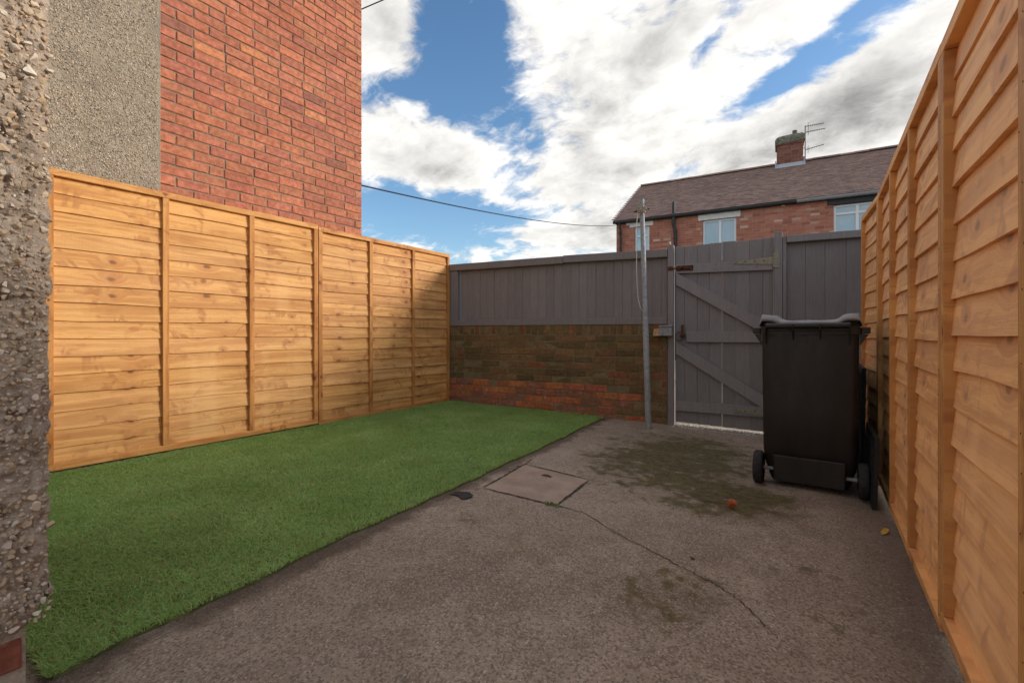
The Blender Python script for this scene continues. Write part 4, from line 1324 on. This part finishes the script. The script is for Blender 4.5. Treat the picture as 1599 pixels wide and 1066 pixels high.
def straw(label, x, y, L_, a):
    mb = MB(); mb.tube([(0, 0, .004), (L_ * .5, .004, .006), (L_, 0, .004)], .0016, 5)
    o = mb.build('straw', M['leafy'], None, label=label, cat='straw'); o.location = (x, y, floor_z(x, y)); o.rotation_euler = (0, 0, a)
straw('pale straw lying on the open floor below the manhole cover', -1.03, 1.62, .05, -.6)
straw('short yellow straw lying right of the manhole cover', -.93, 2.35, .045, .3)

# ------------------------------------------------------------------ terraced house behind
HA = R(4.3)
house = thing('terraced_house', 'red brick terraced house with brown tiled roof beyond the back fence', 'house', (-5.82, 15.3, 0), HA)
HL, EZ, RD, RZ, TH = 11.0, 4.80, 3.7, 6.96, .24
holes = [(.62, 1.11, 3.45, 4.47), (2.76, 3.72, 3.20, 4.44), (6.17, 7.25, 3.20, 4.47)]
# brick skin with window openings
mb = MB(); core = MB()
def solid(x0, x1, z0, z1):
    core.box(x0, .006, z0, x1, TH, z1)
xs_ = sorted({0, HL, *[h[0] for h in holes], *[h[1] for h in holes]})
for a, b_ in zip(xs_[:-1], xs_[1:]):
    hh = [h for h in holes if h[0] <= a and h[1] >= b_]
    if not hh: solid(a, b_, -.1, EZ - .005)
    else:
        solid(a, b_, -.1, hh[0][2]); solid(a, b_, hh[0][3], EZ - .005)
core.box(.0, TH, -.1, .24, RD * 2, EZ - .01); core.box(HL - .24, TH, -.1, HL, RD * 2, EZ - .01); core.box(.24, RD * 2 - .24, -.1, HL - .24, RD * 2, EZ - .01)
core.build('wall', M['farmortar'], house)
for r_ in range(34, 63):
    z = r_ * .077
    if z + .07 > EZ - .02: break
    for x, wd in course(HL, .215, .102, .010, r_ % 2, .12, 900 + r_):
        x1 = x + wd
        if any(x < h[1] and x1 > h[0] and z < h[3] and z + .067 > h[2] for h in holes): 
            for h in holes:
                if x < h[1] and x1 > h[0] and z < h[3] and z + .067 > h[2]:
                    if x < h[0] - .03: mb.box(x, 0, z, h[0], .05, z + .067)
                    if x1 > h[1] + .03: mb.box(h[1], 0, z, x1, .05, z + .067)
            continue
        yj = random.uniform(-.004, .003)
        mb.box(x, yj, z, x1, .05, z + .067)
mb.build('brickwork', M['farbrick'], house, kind='stuff')
# gable triangles
mb = MB()
for x0, x1 in ((.0, .24), (HL - .24, HL)):
    mb.add([(x0, .0, EZ - .01), (x0, 2 * RD, EZ - .01), (x0, RD, RZ - .08), (x1, 0, EZ - .01), (x1, 2 * RD, EZ - .01), (x1, RD, RZ - .08)], [(0, 2, 1), (3, 4, 5), (0, 3, 5, 2), (1, 2, 5, 4), (0, 1, 4, 3)])
mb.build('gable', M['farmortar'], house)
# roof: deck, overlapping tiles, ridge tiles
pitch_ = math.atan2(RZ - EZ, RD)
mb = MB()
e0 = -.14
ez = EZ + e0 * math.tan(pitch_)
for s_ in (0, 1):
    f_ = (lambda y: y) if s_ == 0 else (lambda y: 2 * RD - y)
    V = [(-.06, f_(e0), ez - .03), (HL + .1, f_(e0), ez - .03), (HL + .1, f_(RD), RZ - .03), (-.06, f_(RD), RZ - .03), (-.06, f_(e0), ez), (HL + .1, f_(e0), ez), (HL + .1, f_(RD), RZ), (-.06, f_(RD), RZ)]
    fs = [(0, 3, 2, 1), (4, 5, 6, 7), (0, 1, 5, 4), (1, 2, 6, 5), (2, 3, 7, 6), (3, 0, 4, 7)]
    mb.add(V, fs if s_ == 0 else [q[::-1] for q in fs])
roof = mb.build('roof', M['roof'], house)
SL = math.hypot(RD - e0, RZ - ez)
ROWS, TW = 38, .172
mb = MB()
Mx = Matrix.Translation((0, e0, ez)) @ Matrix.Rotation(pitch_, 4, 'X')
for r_ in range(ROWS):
    v0 = r_ * SL / ROWS - .02; v1 = (r_ + 1) * SL / ROWS + .03
    x = -.07 - (TW / 2 if r_ % 2 else 0)
    while x < HL + .1:
        dz_ = random.uniform(0, .007); dv = random.uniform(-.005, .005)
        x1 = x + TW - .005
        mb.add([Mx @ Vector(q) for q in ((x, v0 + dv, .022 + dz_), (x1, v0 + dv, .022 + dz_ + random.uniform(-.003, .003)), (x1, v1, .006), (x, v1, .006), (x, v0 + dv, .010), (x1, v0 + dv, .010))],
               [(0, 1, 2, 3), (4, 5, 1, 0), (4, 0, 3), (1, 5, 2)])
        x += TW
mb.build('tiles', M['roof'], roof, kind='stuff')
ridge = MB().loft([[(0, RD - .12 * math.cos(a), RZ + .0 + .085 * math.sin(a)) for a in np.linspace(0, math.pi, 7)] for _ in range(1)] + [[(.40, RD - .12 * math.cos(a), RZ + .085 * math.sin(a)) for a in np.linspace(0, math.pi, 7)]], True, True, False).mesh('ridge_tile', M['roof'])
x = -.06
while x < HL + .05:
    link('ridge_tile', ridge, roof, (x, 0, random.uniform(-.006, .006))); x += .398
MB().box(-.075, e0 - .01, ez - .10, -.062, RD, ez - .02).build('verge', M['lintel_dark'], house) if False else None
# gutter, fascia
MB().cbox(-.02, -.06, ez - .10, 5.28, -.002, ez - .012, .004).build('fascia', M['blackpipe'], house)
MB().tube([(-.08, e0 + .02, ez - .045), (5.28, e0 + .02, ez - .045)], .055, 10).build('gutter', M['blackpipe'], house, label='black gutter along the left house')
MB().tube([(5.285, e0 + .02, ez - .045), (HL + .1, e0 + .02, ez - .045)], .055, 10).build('gutter', M['galv'], house, label='pale grey gutter along the right house')
MB().cbox(5.285, -.06, ez - .10, HL, -.002, ez - .012, .004).build('fascia', M['lintel_dark'], house)
def downpipe(x, zt, kink=0.0, vent=False):
    pts = [(x, -.10, zt), (x, -.10, 4.36), (x + kink, -.07, 4.20), (x + kink, -.07, 0)]
    if not vent: pts = [(x, e0 + .02, zt), (x, -.09, zt - .16), (x + .02, -.06, zt - .28), (x + .02, -.06, 0)]
    p = MB().tube(pts, .05 if vent else .035, 10).build('soil_pipe' if vent else 'downpipe', M['blackpipe'], house)
    for z in ((4.45, 4.18, 3.2) if vent else (4.3, 3.3)):
        MB().tube([(pts[-1][0] if z < 4.3 else pts[1][0], pts[-1][1] if z < 4.3 else -.10, z - .03), (pts[-1][0] if z < 4.3 else pts[1][0], pts[-1][1] if z < 4.3 else -.10, z + .03)], .062 if vent else .045, 10).build('collar', M['blackpipe'], p)
downpipe(.14, ez - .07)
downpipe(1.90, 5.12, .05, True)
# lintels and windows
def lintel(x0, x1, z0, z1, m_):
    MB().cbox(x0, -.022, z0, x1, .06, z1, .006).build('lintel', m_, house)
lintel(.46, 1.24, 4.47, 4.70, M['lintel'])
lintel(2.63, 3.83, 4.44, 4.71, M['lintel'])
lintel(6.02, 7.45, 4.47, 4.71, M['lintel_dark'])
def window(x0, x1, z0, z1, mull, transom, label=None, blinds=False):
    f = .055
    mb = MB()
    y0, y1 = .055, .115
    mb.cbox(x0, y0, z0, x0 + f, y1, z1, .004); mb.cbox(x1 - f, y0, z0, x1, y1, z1, .004)
    mb.cbox(x0 + f, y0, z1 - f, x1 - f, y1, z1, .004); mb.cbox(x0 + f, y0, z0, x1 - f, y1, z0 + f, .004)
    w_ = mb.build('window', M['upvc'], house, label=label)
    xs2 = [x0 + f] + [m_ for m_ in mull] + [x1 - f]
    for m_ in mull:
        MB().cbox(m_ - .035, y0 - .004, z0 + f, m_ + .035, y1, z1 - f, .004).build('mullion', M['upvc'], w_)
    for a, b_ in zip(xs2[:-1], xs2[1:]):
        a2 = a + (.035 if a in mull else 0); b2 = b_ - (.035 if b_ in mull else 0)
        if transom:
            MB().cbox(a2, y0 - .004, transom - .03, b2, y1, transom + .03, .004).build('transom', M['upvc'], w_)
            for za, zb in ((z0 + f, transom - .03), (transom + .03, z1 - f)):
                MB().box(a2, .085, za, b2, .092, zb).build('pane', M['glass'], w_)
        else:
            MB().box(a2, .085, z0 + f, b2, .092, z1 - f).build('pane', M['glass'], w_)
        if blinds:
            bm_ = MB(); z = z0 + f + .01
            while z < z1 - f - .01:
                bm_.box(a2 + .005, .0805, z, b2 - .005, .0835, z + .012); z += .034
            bm_.build('blind', M['blind'], w_, kind='stuff')
    MB().cbox(x0 - .05, -.03, z0 - .06, x1 + .05, .05, z0 - .003, .005).build('sill', M['lintel'], w_)
window(.63, 1.10, 3.46, 4.465, [], 4.16)
window(2.765, 3.715, 3.21, 4.435, [3.26], None, blinds=True)
window(6.175, 7.245, 3.21, 4.465, [6.71], 4.22, blinds=True)
MB().cbox(.36, -.05, 4.56, .47, -.001, 4.68, .006).build('vent_cover', M['lintel'], house)
MB().cbox(4.90, -.05, 4.60, 5.0, -.001, 4.69, .006).build('vent_cover', M['lintel'], house)
# chimney
ch = MB()
CX0, CX1, CY0, CY1, CZ0, CZ1 = 4.82, 5.62, RD - .32, RD + .32, RZ - .32, RZ + .86
ch.box(CX0 + .008, CY0 + .008, CZ0, CX1 - .008, CY1 - .008, CZ1)
chim = ch.build('chimney', M['farmortar'], house)
mb = MB()
for r_ in range(int((CZ1 - CZ0) / .077)):
    z = CZ0 + r_ * .077
    o_ = .03 if r_ >= 12 else 0
    for x, wd in course(CX1 - CX0 + 2 * o_, .215, .102, .010, r_ % 2, .1, 700 + r_):
        mb.box(CX0 + x - o_, CY0 - o_, z, CX0 + x + wd - o_, CY0 + .05, z + .067)
        mb.box(CX0 + x - o_, CY1 - .05, z, CX0 + x + wd - o_, CY1 + o_, z + .067)
    for y, wd in course(CY1 - CY0 - .11, .215, .102, .010, (r_ + 1) % 2, .1, 760 + r_):
        mb.box(CX0 - o_, CY0 + .055 + y, z, CX0 + .05, CY0 + .055 + y + wd, z + .067)
        mb.box(CX1 - .05, CY0 + .055 + y, z, CX1 + o_, CY0 + .055 + y + wd, z + .067)
mb.build('brickwork', M['chimbrick'], chim, kind='stuff')
mb = MB()
secs_ = []
for z, o_, rr_ in ((CZ1 - .20, .045, .03), (CZ1 - .02, .05, .05), (CZ1 + .06, .01, .08), (CZ1 + .10, -.10, .1)):
    ring_ = []
    for (x, y, zz) in rrect(CX0 - o_, CX1 + o_, CY0 - o_, CY1 + o_, z, rr_):
        ring_.append((x + random.uniform(-.012, .012), y + random.uniform(-.012, .012), zz + .06 * (x - 5.2) + random.uniform(-.02, .02)))
    secs_.append(ring_)
mb.loft(secs_); mb.build('flaunching', M['cement'], chim)
mb = MB(); mb.tube([(5.38, RD, CZ1 + .05), (5.38, RD, CZ1 + .30)], [.085, .075], 12); mb.build('chimney_pot', M['cement'], chim)
mb = MB()
yf = CY0 - .03
def roofz(y): return EZ + y * math.tan(pitch_) + .03
mb.add([(CX0 - .06, CY0 - .13, roofz(CY0 - .13)), (CX1 + .06, CY0 - .13, roofz(CY0 - .13)), (CX1 + .06, CY0 - .012, roofz(CY0 - .012) + .10), (CX0 - .06, CY0 - .012, roofz(CY0 - .012) + .10),
        (CX0 - .06, CY0 + .02, roofz(CY0) - .03), (CX1 + .06, CY0 + .02, roofz(CY0) - .03)], [(0, 1, 2, 3), (0, 4, 5, 1), (3, 2, 5, 4), (0, 3, 4), (1, 5, 2)])
for xa, xb in ((CX0 - .05, CX0 - .012), (CX1 + .012, CX1 + .05)):
    mb.add([(xa, CY0 - .1, roofz(CY0 - .1)), (xb, CY0 - .1, roofz(CY0 - .1)), (xb, RD, RZ + .04), (xa, RD, RZ + .04), (xa, CY0 - .1, roofz(CY0 - .1) + .12), (xb, CY0 - .1, roofz(CY0 - .1) + .12), (xb, RD, RZ + .18), (xa, RD, RZ + .18)],
           [(0, 3, 2, 1), (4, 5, 6, 7), (0, 1, 5, 4), (1, 2, 6, 5), (2, 3, 7, 6), (3, 0, 4, 7)])
mb.build('flashing', M['lead'], chim)

# aerial fixed to the chimney
def hw(x, y, z):
    c, s_ = math.cos(HA), math.sin(HA)
    return (-5.82 + x * c - y * s_, 15.3 + x * s_ + y * c, z)
ar = thing('tv_aerial', 'thin television aerial with three arms on the chimney side', 'aerial', hw(5.69, RD - .1, CZ0), HA)
AZ = lambda z: z - CZ0
MB().tube([(0, 0, AZ(RZ + .0)), (0, 0, AZ(RZ + 1.23))], .016, 8).build('mast', M['aerial'], ar)
def boom(z, L_, tilt, els):
    b_ = MB().tube([(0, 0, z), (L_, -.05, z + tilt)], .011, 6).build('boom', M['aerial'], ar)
    mb = MB()
    for k_ in range(els):
        u = (k_ + 1) / els
        mb.tube([(L_ * u, -.05 * u - .09, z + tilt * u), (L_ * u, -.05 * u + .09, z + tilt * u)], .005, 5)
    mb.build('elements', M['aerial'], b_, kind='stuff')
    mb = MB()
    for q in (-.09, .09):
        mb.tube([(.09, -.1, z + q), (.09, .1, z + q)], .006, 5)
    mb.tube([(.09, 0, z - .1), (.09, 0, z + .1)], .006, 5)
    mb.build('reflector', M['aerial'], b_)
boom(AZ(RZ + 1.20), .54, -.02, 10)
boom(AZ(RZ + 1.00), .58, -.01, 11)
boom(AZ(RZ + .38), .54, .07, 8)
for k_ in range(3):
    MB().tube([(-.08, 0, AZ(RZ + .15 + .3 * k_)), (.0, 0, AZ(RZ + .15 + .3 * k_))], .010, 6).build('bracket', M['aerial'], ar)

# overhead cables
def cable(label, a, b_, sag, r_=.010):
    a, b_ = Vector(a), Vector(b_)
    pts = [a.lerp(b_, t_ / 24) - Vector((0, 0, sag * 4 * (t_ / 24) * (1 - t_ / 24))) for t_ in range(25)]
    mb = MB(); mb.tube(pts, r_, 6)
    mb.build('overhead_cable', M['cable'], None, label=label, cat='cable')
cable('black overhead cable sagging from the gable to the end of the terraced house', (-4.16, 3.275, 2.505), hw(-.02, -.01, 4.60), .16, .0085)
cable('short length of black cable at the gable top above the sky', (-4.16, 3.275, 4.39), (1.5, 9.5, 10.0), .10, .007)
